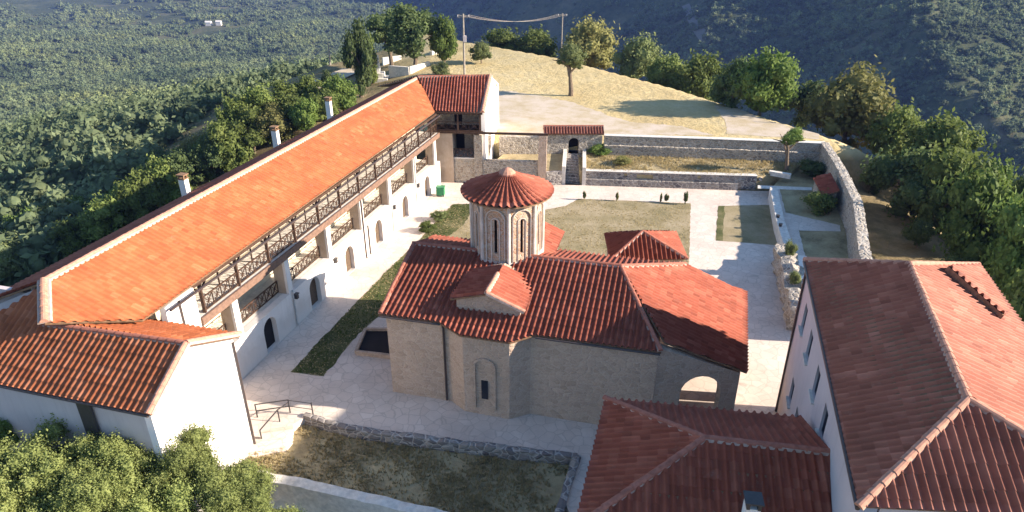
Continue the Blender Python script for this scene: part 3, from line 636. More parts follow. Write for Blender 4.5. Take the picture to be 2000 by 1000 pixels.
# small near cross arm with its own gabled roof
aR0 = onplane(968, 531, C(5.35, 4, 0), CU); ar_u = 5.35
zA = 7.75
an_ = -CV; ap0 = C(5, .75)
a1, a2, a3 = [onplane(x, y, ap0, an_) for x, y in ((950, 574), (879, 583), (1024, 611))]
a2.z = min(a2.z, 7.0); uu = lambda p: (p - CO).dot(CU)
a4 = a1 + CV * 3.0
aw = MB(); ul_, ur_ = uu(a2) + .3, uu(a3) - .3; zl_, zr_ = a2.z + .02, a3.z + .02
aw.add([C(ul_, 1.0, 5.7), C(ur_, 1.0, 5.7), C(ur_, 1.0, zr_), C(uu(a1), 1.0, a1.z - .12), C(ul_, 1.0, zl_), C(ul_, 5, 5.7), C(ur_, 5, 5.7), C(ur_, 5, zr_), C(uu(a1), 5, a1.z - .12), C(ul_, 5, zl_)], [(0, 1, 2, 3, 4), (0, 4, 9, 5), (1, 6, 7, 2), (4, 3, 8, 9), (3, 2, 7, 8)])
aw.build('cross_arm_wall', M['church'], ch)
dv = V2(a4) - V2(a1)
tiles('cross_arm_roof', [[a1, a2, a2 + CV * 3.6, a1 + CV * 3.6], [a1, a1 + CV * 3.6, a3 + CV * 3.6, a3]], M['tile_red'], ch)
caps('verge_cap', [(a1 + Vector((0, 0, .05)), a3 + Vector((0, 0, .05))), (a1 + Vector((0, 0, .05)), a1 + CV * 2.4 + Vector((0, 0, .05)))], ch, M['cap'], .13, .16, .4)
# far cross arm, showing behind the drum
b1 = C(6.0, 10.6, 7.7); tiles('far_arm_roof', [[C(6.0, 7, 7.7), C(6.0, 12.2, 7.7), C(3.4, 12.2, 6.6), C(3.4, 7, 6.6)], [C(6.0, 7, 7.7), C(6.0, 12.2, 7.7), C(8.6, 12.2, 6.6), C(8.6, 7, 6.6)]], M['tile_red'], ch)
aw = MB(); aw.prism([C(3.8, 7), C(8.2, 7), C(8.2, 11.9), C(3.8, 11.9)], 5.2, 6.5); aw.add([C(3.8, 11.9, 6.5), C(8.2, 11.9, 6.5), C(6, 11.9, 7.5)], [(0, 2, 1)]); aw.build('far_arm_wall', M['church'], ch)
# drum
DC = Vector((-.30, 40.7, 0)); DR = 2.32; zb, zt = 6.4, 11.25
ph0 = 2.5
dv_ = [DC + Vector((math.sin(R(ph0 + 45 * k)), -math.cos(R(ph0 + 45 * k)), 0)) * DR for k in range(8)]
fl = (dv_[1] - dv_[0]).length
for k in range(8):
    wall('drum_facet', dv_[k], dv_[(k + 1) % 8], [(0, zb), (fl, zb), (fl, zt), (0, zt)], [arch_pts(fl / 2 - .09, fl / 2 + .11, 7.9, 10.2)], .14, M['drum_stone'], ch, 1)
dm = MB()
for k in range(8):
    p = dv_[k]; d = (p - DC).normalized()
    dm.tube([p + Vector((0, 0, zb)), p + Vector((0, 0, zt - .05))], .11, 8)
    t = (dv_[(k + 1) % 8] - p).normalized(); nn = Vector((t.y, -t.x, 0)); c = (p + dv_[(k + 1) % 8]) / 2
    for w_, z1 in ((.62, 10.3), (.27, 10.05)):
        pts = [c + t * -w_ + nn * .02 + Vector((0, 0, 7.35))] + [c + t * (-w_ * math.cos(math.pi * j / 8)) + nn * .02 + Vector((0, 0, z1 + w_ * .9 * math.sin(math.pi * j / 8))) for j in range(9)] + [c + t * w_ + nn * .02 + Vector((0, 0, 7.35))]
        for a, b_ in zip(pts, pts[1:]): dm.bar(a, b_, .15 if w_ > .5 else .07, .06)
    dm.bar(p + nn * .03 + Vector((0, 0, 7.2)), dv_[(k + 1) % 8] + nn * .03 + Vector((0, 0, 7.2)), .12, .3)
dm.build('drum_moulding', M['drum'], ch)
n8 = 8
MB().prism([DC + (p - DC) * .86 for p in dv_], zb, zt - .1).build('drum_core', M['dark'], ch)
MB().prism([DC + (p - DC) * 1.1 for p in dv_], zt - .14, zt + .12).build('cornice', M['drum'], ch)
def cone_roof():
    ribs = 40; n = ribs * 8; b = MB(); vs = []; fs = []; uv = []
    rad = [2.98, 2.6, 2.2, 1.8, 1.4, 1.0, .6, .3]; rr = []
    for i, r in enumerate(rad):
        rr.append((r, 0)); 
    prof = []
    for i in range(len(rad) - 1): prof += [(rad[i], .03), (rad[i + 1] + .002, 0)]
    for r, dz in prof:
        base = 11.42 + (2.98 - r) / 2.98 * 1.42 - .12 * math.sin(math.pi * r / 2.98)
        for k in range(n):
            t = 2 * math.pi * k / n; x = math.cos(2 * math.pi * (k % 8) / 8)
            h = .10 * (max(0, x) ** .6 if x > 0 else -.25 * abs(x)) * min(1, r / 1.3)
            vs.append(DC + Vector((math.sin(t) * r, -math.cos(t) * r, base + h + dz)))
    for i in range(len(prof) - 1):
        for k in range(n): fs.append((i * n + k, i * n + (k + 1) % n, (i + 1) * n + (k + 1) % n, (i + 1) * n + k))
    me = bpy.data.meshes.new('drum_roof'); me.from_pydata(vs, [], fs); ul = me.uv_layers.new(name='tile')
    for p in me.polygons:
        i, k = divmod(p.index, n)
        for l in p.loop_indices: ul.data[l].uv = (k // 8 + .5 + (k % 8) * 0, i // 2 + .5)
        p.use_smooth = (i % 2 == 0)
    me.materials.append(M['tile_red']); o = bpy.data.objects.new('drum_roof', me); COL.objects.link(o); o.parent = ch; o.matrix_parent_inverse = ch.matrix_world.inverted()
    b = MB(); b.tube([DC + Vector((0, 0, 11.28)), DC + Vector((0, 0, 11.36))], 2.9, 32); b.build('drum_eaves', M['wood_warm'], ch)
    b = MB(); b.tube([DC + Vector((0, 0, 12.5)), DC + Vector((0, 0, 12.72)), DC + Vector((0, 0, 12.84)), DC + Vector((0, 0, 12.9))], [.62, .40, .2, .05], 12); b.build('finial', M['cap'], ch)
cone_roof()
# porch beyond
pz = 4.4; p1, p2, p3 = at(1180, 456, pz), at(1320, 453, pz), at(1343, 506, pz); p4 = p1 + (p3 - p2); pt = at(1255, 452, 5.9)
tiles('porch_roof', [[p4, p3, pt], [p3, p2, pt], [p2, p1, pt], [p1, p4, pt]], M['tile_red'], ch)
caps('porch_hip', [(pt, p4), (pt, p3)], ch, M['cap_red'], .12, .13)
pw = MB(); cc_ = (p1 + p2 + p3 + p4) / 4; pw.prism([V2(cc_) + (V2(p) - V2(cc_)) * .9 for p in (p1, p2, p3, p4)], 0, pz - .05); pw.build('porch_wall', M['church'], ch)

# ------------------------------------------------------------------ right-hand building
ez2, rz2 = 10.1, 12.1
rF = at(1572, 508, ez2); rN = at(1678, 990, ez2); r0 = at(1777, 516, rz2); r1 = at(1890, 780, rz2); rFR = at(1910, 518, ez2); rNR = rFR + (rN - rF) + Vector((.2, 0, 0))
rb = thing('residence', 'tall building with a big hipped roof, one slope dark, one glowing in the sun', 'building', V2((rF + rNR) / 2))
tiles('roof', [[rF, rN, r1, r0], [rN, rNR, r1], [r0, r1, rNR, rFR], [rF, r0, rFR]], M['tile_pink'], rb)
caps('ridge_cap', [(r0, r1)], rb, M['cap'], .16, .16)
caps('hip_cap', [(r1, rN), (r1, rNR), (r0, rF), (r0, rFR)], rb, M['cap'], .16, .14, .55)
cc_ = (rF + rN + rFR + rNR) / 4
def inset(p, k): d = V2(p) - V2(cc_); return V2(cc_) + d - d.normalized() * k
wF, wN, wNR, wFR = inset(rF, .4), inset(rN, .4), inset(rNR, .4), inset(rFR, .4)
wins = []
LW = (wF - wN).length
for px, py in [(1576, 600), (1588, 645), (1603, 712), (1619, 785)]:
    a, z = onwall(px, py, wN, wF); wins.append((a, 7.0, 8.5))
for px, py in [(1555, 725), (1563, 785)]:
    a, z = onwall(px, py, wN, wF); wins.append((a, 2.9, 4.3))
wins.append((LW - 9.5, 2.9, 4.3)); wins = [w for w in wins if .8 < w[0] < LW - .6]
wall('wall', wN, wF, [(0, -1), (LW, -1), (LW, 10.0), (0, 10.0)], [rect(a - .45, a + .45, z0, z1) for a, z0, z1 in wins], .5, M['grey_wall'], rb, -1)
rx = (wF - wN).normalized(); ry = Vector((rx.y, -rx.x, 0))
for a, z0, z1 in wins:
    c = wN + rx * a
    f = MB(); 
    for s in (-1, 1): f.box(c + rx * .41 * s + ry * .16, rx, ry, .04, .05, z0, z1)
    f.box(c + ry * .16, rx, ry, .37, .05, z0, z0 + .07); f.box(c + ry * .16, rx, ry, .37, .05, z1 - .07, z1); f.box(c + ry * .16, rx, ry, .02, .05, z0 + .07, z1 - .07)
    fo = f.build('window', M['shutter'], rb); MB().box(c + ry * .2, rx, ry, .37, .01, z0 + .07, z1 - .07).build('pane', M['glass'], fo)
    MB().box(c - ry * .05, rx, ry, .55, .09, z0 - .09, z0 - .01).build('sill', M['coping'], fo)
MB().prism([wN + rx * .1 + ry * .6, wNR + rx * .1, wFR, wF + ry * .6], -1, 9.95).build('inner_wall', M['grey_wall'], rb)
MB().tube([wF - ry * .08 - rx * .05 + Vector((0, 0, 9.9)), wF - ry * .08 - rx * .05 + Vector((0, 0, 0))], .07).build('downpipe', M['pipe'], rb)
MB().tube([rF + Vector((-.03, 0, -.08)), rN + Vector((-.03, 0, -.08))], .08).build('gutter', M['pipe'], rb)
# raised roof piece on the sunny slope
sn = (r1 - r0).cross(rFR - r0).normalized(); sn = sn if sn.z > 0 else -sn
d1, d2, d3, d4 = [onplane(x, y, r0 + sn * .42, sn) for x, y in ((1853, 519), (1912, 517), (1972, 606), (1962, 616))]
tiles('roof_step', [[d1, d2, d3, d4]], M['tile_pink'], rb, thick=.3, soffit=M['wood_warm'])

# ------------------------------------------------------------------ low annex in front
ez3, rz3 = 6.2, 7.8
aF = at(1182, 778, ez3); aG = at(1572, 816, ez3); aI = at(1376, 856, rz3); aJ = at(1625, 884, rz3)
dx = (aJ - aI).normalized(); axd = (aG - aF).normalized(); aye = Vector((axd.y, -axd.x, 0))
depth = (V2(aI) - V2(aF)).dot(aye); aNL = aF + aye * 2 * depth - axd * .9; 
aNR = Vector(aJ) + aye * depth; aNR.z = ez3
aNR = aNL + axd * ((aNR - aNL).dot(axd)); aGG = aF + axd * ((aJ - aF).dot(axd))
an = thing('annex', 'low outbuilding with a shaded hipped roof and stubby chimney, in front of the church', 'building', V2((aF + aNR) / 2))
tiles('roof', [[aF, aI, aNL], [aF, aGG, aJ, aI], [aI, aJ, aNR, aNL]], M['tile_red'], an, amp=.1)
caps('ridge_cap', [(aI, aJ)], an, M['cap_red']); caps('hip_cap', [(aI, aF), (aI, aNL)], an, M['cap_red'], .15, .14)
ca = (aF + aNR + aNL + aGG) / 4
MB().prism([V2(ca) + (V2(p) - V2(ca)) - (V2(p) - V2(ca)).normalized() * .45 for p in (aF, aGG, aNR, aNL)], -2.5, 6.1).build('wall', M['grey_wall'], an)
q = at(1464, 1012, 7.0)
c = MB(); c.box(q, axd, aye, .26, .26, 6.2, 7.7); c.build('chimney', M['white'], an)
c = MB(); c.box(q, axd, aye, .33, .33, 7.95, 8.02)
for s in (-1, 1): c.box(q + axd * .2 * s, axd, aye, .06, .3, 7.7, 7.95)
cn = c.build('chimney_cap', M['metal'], an)

# ------------------------------------------------------------------ walls, gate, steps and small structures of the yard
def hit(px, py, t0=60):
    "where a line of sight meets the terrain"
    d = ray(px, py).normalized(); ts = np.concatenate([np.arange(t0, 400, .5), np.geomspace(400, 8000, 1500)])
    X, Y, Z = d.x * ts, d.y * ts, CAM_H + d.z * ts; k = np.argmax(Z < height(X, Y)); return Vector((X[k], Y[k], Z[k]))
def ppm(p): return FPX / (p.y * math.cos(TILT) - (p.z - CAM_H) * math.sin(TILT))     # size of a metre there, for reading sizes
def top_z(p, py):
    d = ray(1000, py); k = p.y / d.y; return CAM_H + d.z * k
def run(name, pts, z0, z1, th, m, label, cat, parent=None):
    b = MB()
    for p, q in zip(pts, pts[1:]):
        p = V2(p); q = V2(q); x = (q - p).normalized(); y = Vector((-x.y, x.x, 0))
        if q is not pts[-1]: q = q + x * .01
        b.prism([p - y * th / 2, q - y * th / 2, q + y * th / 2, p + y * th / 2], z0, z1)
    o = b.build(name, m, parent)
    return tag(o, label, cat) if label else o
def stony(name, pts, z0, z1, th, m, jit, label=None, cat=None, seed=1, step=.45, parent=None):
    "dry stone wall with an uneven face and top"
    bm = bmesh.new(); rr = random.Random(seed); P = [V2(p) for p in pts]; path = []
    for a, b in zip(P, P[1:]):
        n = max(1, int((b - a).length / step)); path += [a.lerp(b, k / n) for k in range(n)]
    path.append(P[-1]); rows = []
    nz_ = max(2, int((z1 - z0) / step) + 1)
    for i, p in enumerate(path):
        x = (path[min(i + 1, len(path) - 1)] - path[max(i - 1, 0)]).normalized(); y = Vector((-x.y, x.x, 0)); zt_ = z1 + rr.uniform(-jit, jit)
        ring = [p - y * th / 2 + Vector((0, 0, z0 + (zt_ - z0) * k / nz_)) for k in range(nz_ + 1)] + [p + Vector((0, 0, zt_ + rr.uniform(0, jit)))] + [p + y * th / 2 + Vector((0, 0, z0 + (zt_ - z0) * k / nz_)) for k in range(nz_, -1, -1)]
        rows.append([bm.verts.new(v + Vector((rr.uniform(-jit, jit) * .5, rr.uniform(-jit, jit) * .5, 0))) for v in ring])
    for r, s in zip(rows, rows[1:]):
        for k in range(len(r) - 1): bm.faces.new((r[k], s[k], s[k + 1], r[k + 1]))
    bm.faces.new(rows[0][::-1]); bm.faces.new(rows[-1]); bmesh.ops.recalc_face_normals(bm, faces=bm.faces)
    me = bpy.data.meshes.new(name); bm.to_mesh(me); bm.free(); me.materials.append(m)
    o = bpy.data.objects.new(name, me); COL.objects.link(o)
    if parent: o.parent = parent; o.matrix_parent_inverse = parent.matrix_world.inverted()
    if label: tag(o, label, cat)
    return o
# low retaining wall of the upper terrace, in two tiers with dark weep holes
RX = (FN1 - FN0).normalized(); RY = Vector((-RX.y, RX.x, 0)); RL = (FN1 - FN0).length
g0 = FN0 - RX * .2
def Rr_(u, v): return g0 + RX * u + RY * v
rw = thing('retaining_wall', 'long grey rubble retaining wall in two tiers below the dry upper terrace', 'wall', Rr_(RL / 2, 0))
hs = [rect(u, u + .35, 1.05, 1.4) for u in (4.6, 12.6, 19.2)] + [rect(6.0, 7.8, .85, 1.35)]
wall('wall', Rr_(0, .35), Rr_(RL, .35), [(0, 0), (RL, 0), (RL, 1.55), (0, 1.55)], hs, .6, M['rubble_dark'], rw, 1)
MB().prism([Rr_(0, 0), Rr_(RL - 2, 0), Rr_(RL - 2, .34), Rr_(0, .34)], 0, .72).build('footing', M['rubble_dark'], rw)
MB().prism([Rr_(0, .28), Rr_(RL, .28), Rr_(RL, .98), Rr_(0, .98)], 1.56, 1.63).build('coping', M['coping'], rw)
lw2 = wall('retaining_wall', F(12.15, .2), V2(at(1104, 360)) + Vector((-.1, 0, 0)), [(0, 0), (1.0, 0), (1.0, 1.5), (0, 1.5)], [], .5, M['rubble_dark'], None, 1); bpy.data.objects.remove(lw2)
sL, sR = V2(at(1104, 360)), V2(at(1136, 362))
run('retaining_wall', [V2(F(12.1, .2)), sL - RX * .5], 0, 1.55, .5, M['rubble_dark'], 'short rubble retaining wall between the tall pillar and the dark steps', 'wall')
slabs = slab('upper_terrace', [V2(F(5.2, .5)), sL + RY * .2 - RX * .3, sL + RY * 7.4 - RX * .3, Vector((-.5, 80, 0))], -2, 1.5, M['garden']); tag(slabs, kind='structure')
stp = thing('stone_steps', 'narrow shaded stone steps climbing to the dark gate arch', 'steps', (sL + sR) / 2)
sb_ = MB()
for k in range(9): sb_.prism([sL + RY * (.8 + .5 * k), sR + RY * (.8 + .5 * k), sR + RY * (.8 + .5 * k + .52), sL + RY * (.8 + .5 * k + .52)], -.2, .17 * (k + 1))
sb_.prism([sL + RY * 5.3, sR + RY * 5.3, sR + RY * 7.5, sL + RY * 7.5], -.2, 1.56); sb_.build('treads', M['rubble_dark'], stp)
for s_, q in ((-1, sL), (1, sR)):
    run('side_wall', [q + RX * .22 * s_, q + RX * .22 * s_ + RY * 6.6], -.2, 2.1, .4, M['coping'], None, None, stp)
# rear enclosure wall, gate
bk = [at(975, 266, 3.6), at(1062, 266, 3.6), at(1180, 266, 3.6), at(1400, 272, 3.65), at(1612, 279, 3.75)]
stony('stone_wall', bk[:2], -1, 3.6, .7, M['rubble'], .05, 'rubble wall between the white gable and the tiled gate', 'wall', 3)
rearw = thing('stone_wall', 'long rear rubble wall with a pale ledge, right of the tiled gate', 'wall', V2(bk[3]))
stony('wall', bk[2:], -1, 3.65, .7, M['rubble'], .04, seed=4, parent=rearw)
yv = Vector((.02, -1, 0))
stony('ledge', [V2(p) + yv * .55 for p in bk[2:]], -1, 2.7, .5, M['rubble'], .04, seed=5, parent=rearw)
run('coping', [V2(p) for p in bk[2:]], 3.72, 3.8, .82, M['coping'], None, None, rearw)
stony('stone_wall', [at(1612, 279, 3.8), at(1645, 330, 3.8), at(1676, 395, 3.8), at(1690, 500, 3.8), Vector((25.5, 40, 0))], -3, 3.8, .85, M['rubble'], .07, 'thick rubble enclosure wall running from the rear corner beside the tree belt', 'wall', 6)
gt = thing('gatehouse', 'small rubble gatehouse with a strip of red tiles and a dark arch', 'gate', V2(at(1120, 262, 4.0)))
gA, gB = V2(at(1062, 262, 4.0)), V2(at(1180, 262, 4.0)); gx_ = (gB - gA).normalized(); gy_ = Vector((-gx_.y, gx_.x, 0)); gl = (gB - gA).length
gP_ = gA + gx_ * .15 + gy_ * .3
ax0 = (V2(at(1120, 300, 3.0)) - gP_).dot(gx_)
a_c = onwall(1120, 295, gP_, gP_ + gx_)[0]
wall('wall', gP_, gP_ + gx_ * (gl - .3), [(0, 1), (gl - .3, 1), (gl - .3, 3.95), (0, 3.95)], [arch_pts(a_c - .62, a_c + .62, 1.56, 3.45)], 1.7, M['rubble'], gt, 1)
MB().box(gP_ + gx_ * a_c + gy_ * 1.5, gx_, gy_, .7, .06, 1.5, 3.6).build('door', M['dark'], gt)  # near-black panel painting the shade inside the open arch, no door leaf
tiles('roof', [[gA + Vector((0, 0, 4.0)), gB + Vector((0, 0, 4.0)), gB + gy_ * 1.2 + Vector((0, 0, 4.6)), gA + gy_ * 1.2 + Vector((0, 0, 4.6))], [gA + gy_ * 1.2 + Vector((0, 0, 4.6)), gB + gy_ * 1.2 + Vector((0, 0, 4.6)), gB + gy_ * 2.4 + Vector((0, 0, 4.0)), gA + gy_ * 2.4 + Vector((0, 0, 4.0))]], M['tile_pink'], gt)
caps('ridge_cap', [(gA + gy_ * 1.2 + Vector((0, 0, 4.62)), gB + gy_ * 1.2 + Vector((0, 0, 4.62)))], gt, M['cap_red'], .13, .12)
# right: coping wall, old ruin, shed roof, bench
run('coping_wall', [at(1511, 366, 1.25), at(1524, 430, 1.25), at(1540, 478, 1.25)], -.5, 1.25, .75, M['coping'], 'low wall with a broad pale coping on the shaded terrace edge', 'wall')
for px, py in ((1519, 425), (1524, 442)):
    p = at(px, py, 1.25); tag(MB().tube([p, p + Vector((0, 0, .28))], [.13, .18], 10).build('flower_pot', M['metal']), 'dark pot on the pale coping, ' + ('farther from the ruin' if py < 430 else 'nearer the ruin'), 'pot')
stony('ruined_wall', [at(1532, 480, 1.6), at(1546, 530, 1.6), at(1556, 575, 1.4), at(1563, 620, 1.2)], -1, 1.75, 1.5, M['rubble'], .34, 'crumbling sunlit remnant of rubble wall beside the tall building', 'wall', 9, .6)
run('coping_wall', [at(1566, 500, 1.9), at(1576, 560, 1.9)], -.5, 1.95, .7, M['white'], 'short white rendered wall top behind the crumbling ruin', 'wall')
sh = thing('shed', 'tiny shed with a dull red tiled slope against the enclosure wall', 'shed', V2(at(1612, 360, 2.6)))
s1, s2, s3, s4 = at(1588, 348, 2.9), at(1622, 338, 3.3), at(1640, 372, 3.1), at(1606, 382, 2.7)
tiles('roof', [[s1, s2, s3, s4]], M['tile_red'], sh); sc_ = (s1 + s2 + s3 + s4) / 4
MB().prism([V2(sc_) + (V2(p) - V2(sc_)) * .85 for p in (s1, s2, s3, s4)], .5, 2.7).build('wall', M['rubble'], sh)
run('bench', [at(1503, 333, 1.9), at(1545, 340, 1.9)], 1.4, 1.9, .5, M['coping'], 'pale stone bench catching the light under the young tree', 'bench')
# front garden
stony('garden_wall', [at(484, 924, -.05), at(640, 955, -.05), at(860, 1006, -.05), Vector((1.5, 23.2, 0))], -3.2, -.02, .62, M['coping'], .05, 'pale stone wall top bounding the front garden, in full sun at its left end', 'wall', 11)
stony('stone_edging', [at(596, 812, 0), at(680, 838, 0), at(840, 860, 0), at(1000, 880, 0), at(1128, 893, 0)], -1, .16, .38, M['rubble_dark'], .07, 'low rubble edging between the paved yard and front garden', 'edging', 12)
stony('stone_edging', [at(1128, 893, 0), at(1112, 940, 0), at(1092, 1005, 0)], -1, .16, .42, M['rubble_dark'], .07, 'short rubble edging closing the garden beside the low outbuilding', 'edging', 13)
sr = thing('stair_railing', 'thin dark handrail round the few steps beside the white gable', 'railing', at(548, 815, 0))
p1_, p2_, p3_, p4_, p5_ = at(503, 815, 0), at(567, 806, 0), at(547, 826, -.1), at(513, 866, -.45), at(612, 812, 0)
U1 = Vector((0, 0, .98))
for p in (p1_, p2_, p3_, p4_, p5_): MB().bar(p - Vector((0, 0, .4)), p + U1, .06).build('post', M['metal'], sr)
for h in (.98, .5): MB().bar(p1_ + U1 * h, p2_ + U1 * h, .05).build('rail', M['metal'], sr)
MB().bar(p3_ + U1, p4_ + U1, .06).build('rail', M['metal'], sr); MB().bar(p3_ + U1, p2_ + U1 * .8, .05).build('rail', M['metal'], sr)
for h in (.95, .5): MB().bar(p2_ + U1 * h, p5_ + U1 * h, .03).build('rail', M['metal'], sr)
st2 = MB()
for k in range(4):
    a = W(-8.55 + .0, 4.1); c = at(572, 838 + k * 9, -.12 * k - .1); e_ = at(507, 850 + k * 10, -.12 * k - .1)
    st2.prism([V2(e_) + Vector((-.6, 0, 0)), V2(c), V2(c) - WE * .7, V2(e_) - WE * .7 + Vector((-.6, 0, 0))], -1, -.1 - .11 * k)
tag(st2.build('stone_steps', M['paving']), 'few pale stone steps going down beside the white gable', 'steps')
pe = thing('stone_enclosure', 'small low stone-rimmed bed against the church wall', 'planter', at(728, 672, 0))
q1, q2, q3, q4 = at(696, 692, 0), at(714, 648, 0), at(762, 648, 0), at(762, 700, 0)
for a, b_ in ((q1, q2), (q2, q3), (q1, q4)): run('rim', [a, b_], 0, .32, .2, M['church'], None, None, pe)
MB().prism([q1 + Vector((.1, .05, 0)), q2 + Vector((.1, -.1, 0)), q3, q4], 0, .12).build('soil', M['dark'], pe)
bn = thing('litter_bin', 'green wheeled bin in the corner under the far block', 'bin', at(861, 382, 0))
b0 = at(861, 382, 0); bb = MB(); bb.box(b0, RX, RY, .42, .34, .12, .95); bb.build('body', M['green'], bn); bb = MB(); bb.box(b0 + RX * .0, RX, RY, .46, .38, .95, 1.06); bb.build('lid', M['green'], bn)
for s_ in (-1, 1): MB().tube([b0 + RX * (.3 * s_) + Vector((-.05, -.3, .12)), b0 + RX * (.3 * s_) + Vector((.05, -.3, .12))], .12, 10).build('wheel', M['metal'], bn)

# ------------------------------------------------------------------ poles and wires, monument, far houses
def pole(name, p, zt_, label, arm=True):
    t = thing(name, label, 'pole', p); MB().tube([p - Vector((0, 0, 1)), Vector((p.x + .1, p.y, zt_))], [.20, .13], 10).build('shaft', M['pole'], t)
    if arm:
        MB().bar(Vector((p.x - .9, p.y, zt_ - .5)), Vector((p.x + 1.1, p.y, zt_ - .5)), .12).build('crossarm', M['pole'], t)
        for s_ in (-.8, 0, 1.0): MB().tube([Vector((p.x + s_, p.y, zt_ - .42)), Vector((p.x + s_, p.y, zt_ - .15))], .06, 8).build('insulator', M['coping'], t)
    return Vector((p.x, p.y, zt_))
pp = at(907, 146, 2.8); zt1 = top_z(pp, 27); A1 = pole('power_pole', pp, zt1, 'tall weathered power pole standing on the dry field behind the far block')
bx_ = MB(); bx_.box(pp + Vector((.25, -.1, 0)), Vector((1, 0, 0)), Vector((0, 1, 0)), .25, .2, 8.2, 9.2); bo = bx_.build('meter_box', M['grey_wall'], [o for o in bpy.data.objects if o.name == 'power_pole'][0])
A2 = at(1098, 26, 8.0); g2 = hz(A2.x, A2.y); B2 = pole('power_pole', Vector((A2.x, A2.y, g2)), 8.0, 'second power pole beyond the tree belt, seen against the dark gorge')
for k, s_ in enumerate((-.8, 0, 1.0)):
    a = A1 + Vector((s_, 0, -.15)); b_ = B2 + Vector((s_, 0, -.15))
    tag(MB().tube([a.lerp(b_, t / 12) - Vector((0, 0, 4 * (t / 12) * (1 - t / 12) * 1.3)) for t in range(13)], .02, 5).build('power_line', M['pole']), 'thin sagging cable strung between the two power poles', 'cable', 'cables between the power poles')
p = hit(645, 128); pole('lamp_post', p, top_z(p, 84), 'slim pale post beside the lane on the left slope', False)
mo = thing('monument', 'white tapering monument on a stepped base among the hilltop trees', 'monument', hit(738, 158))
p = hit(738, 158); kz = 1 / ppm(p); X_, Y_ = Vector((1, 0, 0)), Vector((0, 1, 0))
b_ = MB(); b_.box(p, X_, Y_, 2.0, 1.8, p.z - 1.5, p.z + .7); b_.box(p, X_, Y_, 1.2, 1.1, p.z + .7, p.z + 1.5); b_.build('base', M['coping'], mo)
zt_ = top_z(p, 108)
b_ = MB(); b_.add([p + Vector((i * .62, j * .45, 1.5)) for i, j in ((-1, -1), (1, -1), (1, 1), (-1, 1))] + [Vector((p.x + i * .4, p.y + j * .3, zt_)) for i, j in ((-1, -1), (1, -1), (1, 1), (-1, 1))], [(0, 3, 2, 1), (4, 5, 6, 7), (0, 1, 5, 4), (1, 2, 6, 5), (2, 3, 7, 6), (3, 0, 4, 7)]); b_.build('shaft', M['white'], mo)
for k, (pts, lb) in enumerate([(((748, 128), (783, 116)), 'short white parapet just behind the monument'), (((762, 152), (800, 146), (838, 128)), 'white kerb wall curving right from the foot of the monument'), (((842, 108), (878, 96)), 'white parapet near the crest of the hill, right of the pines')]):
    hp_ = [hit(*q) for q in pts]; zm = max(q.z for q in hp_); run('low_wall', hp_, min(q.z for q in hp_) - 1, zm + .75, .5, M['coping'], lb, 'wall')
for k, (px, py, s_) in enumerate([(408, 50, 4.5), (428, 49, 4), (720, 52, 4), (60, 108, 0), (1243, 130 * 0 + 62, 0)]):
    if not s_: continue
    p = hit(px, py); u = 900 / 1333.0; L_ = s_
    h_ = thing('farmhouse', ['small white farmhouse in the valley, left of a close twin', 'small white farmhouse in the valley, right of a close twin', 'white farmhouse far beyond the hilltop pines', 'pale farm shed at the left edge of the valley'][k], 'house', p)
    b_ = MB(); b_.box(p, X_, Y_, L_, L_ * .6, p.z - 3, p.z + 5); b_.build('wall', M['white'], h_)
    e = p + Vector((0, 0, 5)); b_ = MB(); o_ = L_ * 1.08; w_ = L_ * .68
    b_.add([e + Vector((-o_, -w_, 0)), e + Vector((o_, -w_, 0)), e + Vector((o_, w_, 0)), e + Vector((-o_, w_, 0)), e + Vector((-o_, 0, 2.2)), e + Vector((o_, 0, 2.2))], [(0, 1, 5, 4), (2, 3, 4, 5), (0, 4, 3), (1, 2, 5), (0, 3, 2, 1)]); b_.build('roof', M['coping'], h_)
tr_ = [hit(*q) for q in ((1338, 14), (1346, 24), (1350, 38), (1356, 52), (1366, 66), (1376, 78), (1386, 86))]
b_ = MB()
for a, c in zip(tr_, tr_[1:]):
    n_ = 6
    for k in range(n_):
        u0_, u1_ = a.lerp(c, k / n_), a.lerp(c, (k + 1) / n_); x = V2(c - a).normalized(); y = Vector((-x.y, x.x, 0)) * 4.5
        b_.add([Vector((q.x, q.y, hz(q.x, q.y) + 2.0)) for q in (u0_ - y, u1_ - y, u1_ + y, u0_ + y)], [(0, 1, 2, 3)])
tag(b_.build('path', plain('dusty track', (.16, .15, .13))), kind='structure')
ln_ = [hit(*q) for q in ((560, 215), (600, 185), (640, 160), (690, 138))]; b_ = MB()
for a, c in zip(ln_, ln_[1:]):
    for k in range(10):
        u0_, u1_ = a.lerp(c, k / 10), a.lerp(c, (k + 1) / 10); x = V2(c - a).normalized(); y = Vector((-x.y, x.x, 0)) * 2.2
        b_.add([Vector((q.x, q.y, hz(q.x, q.y) + .25)) for q in (u0_ - y, u1_ - y, u1_ + y, u0_ + y)], [(0, 1, 2, 3)])
tag(b_.build('road', M['gravel']), kind='structure')

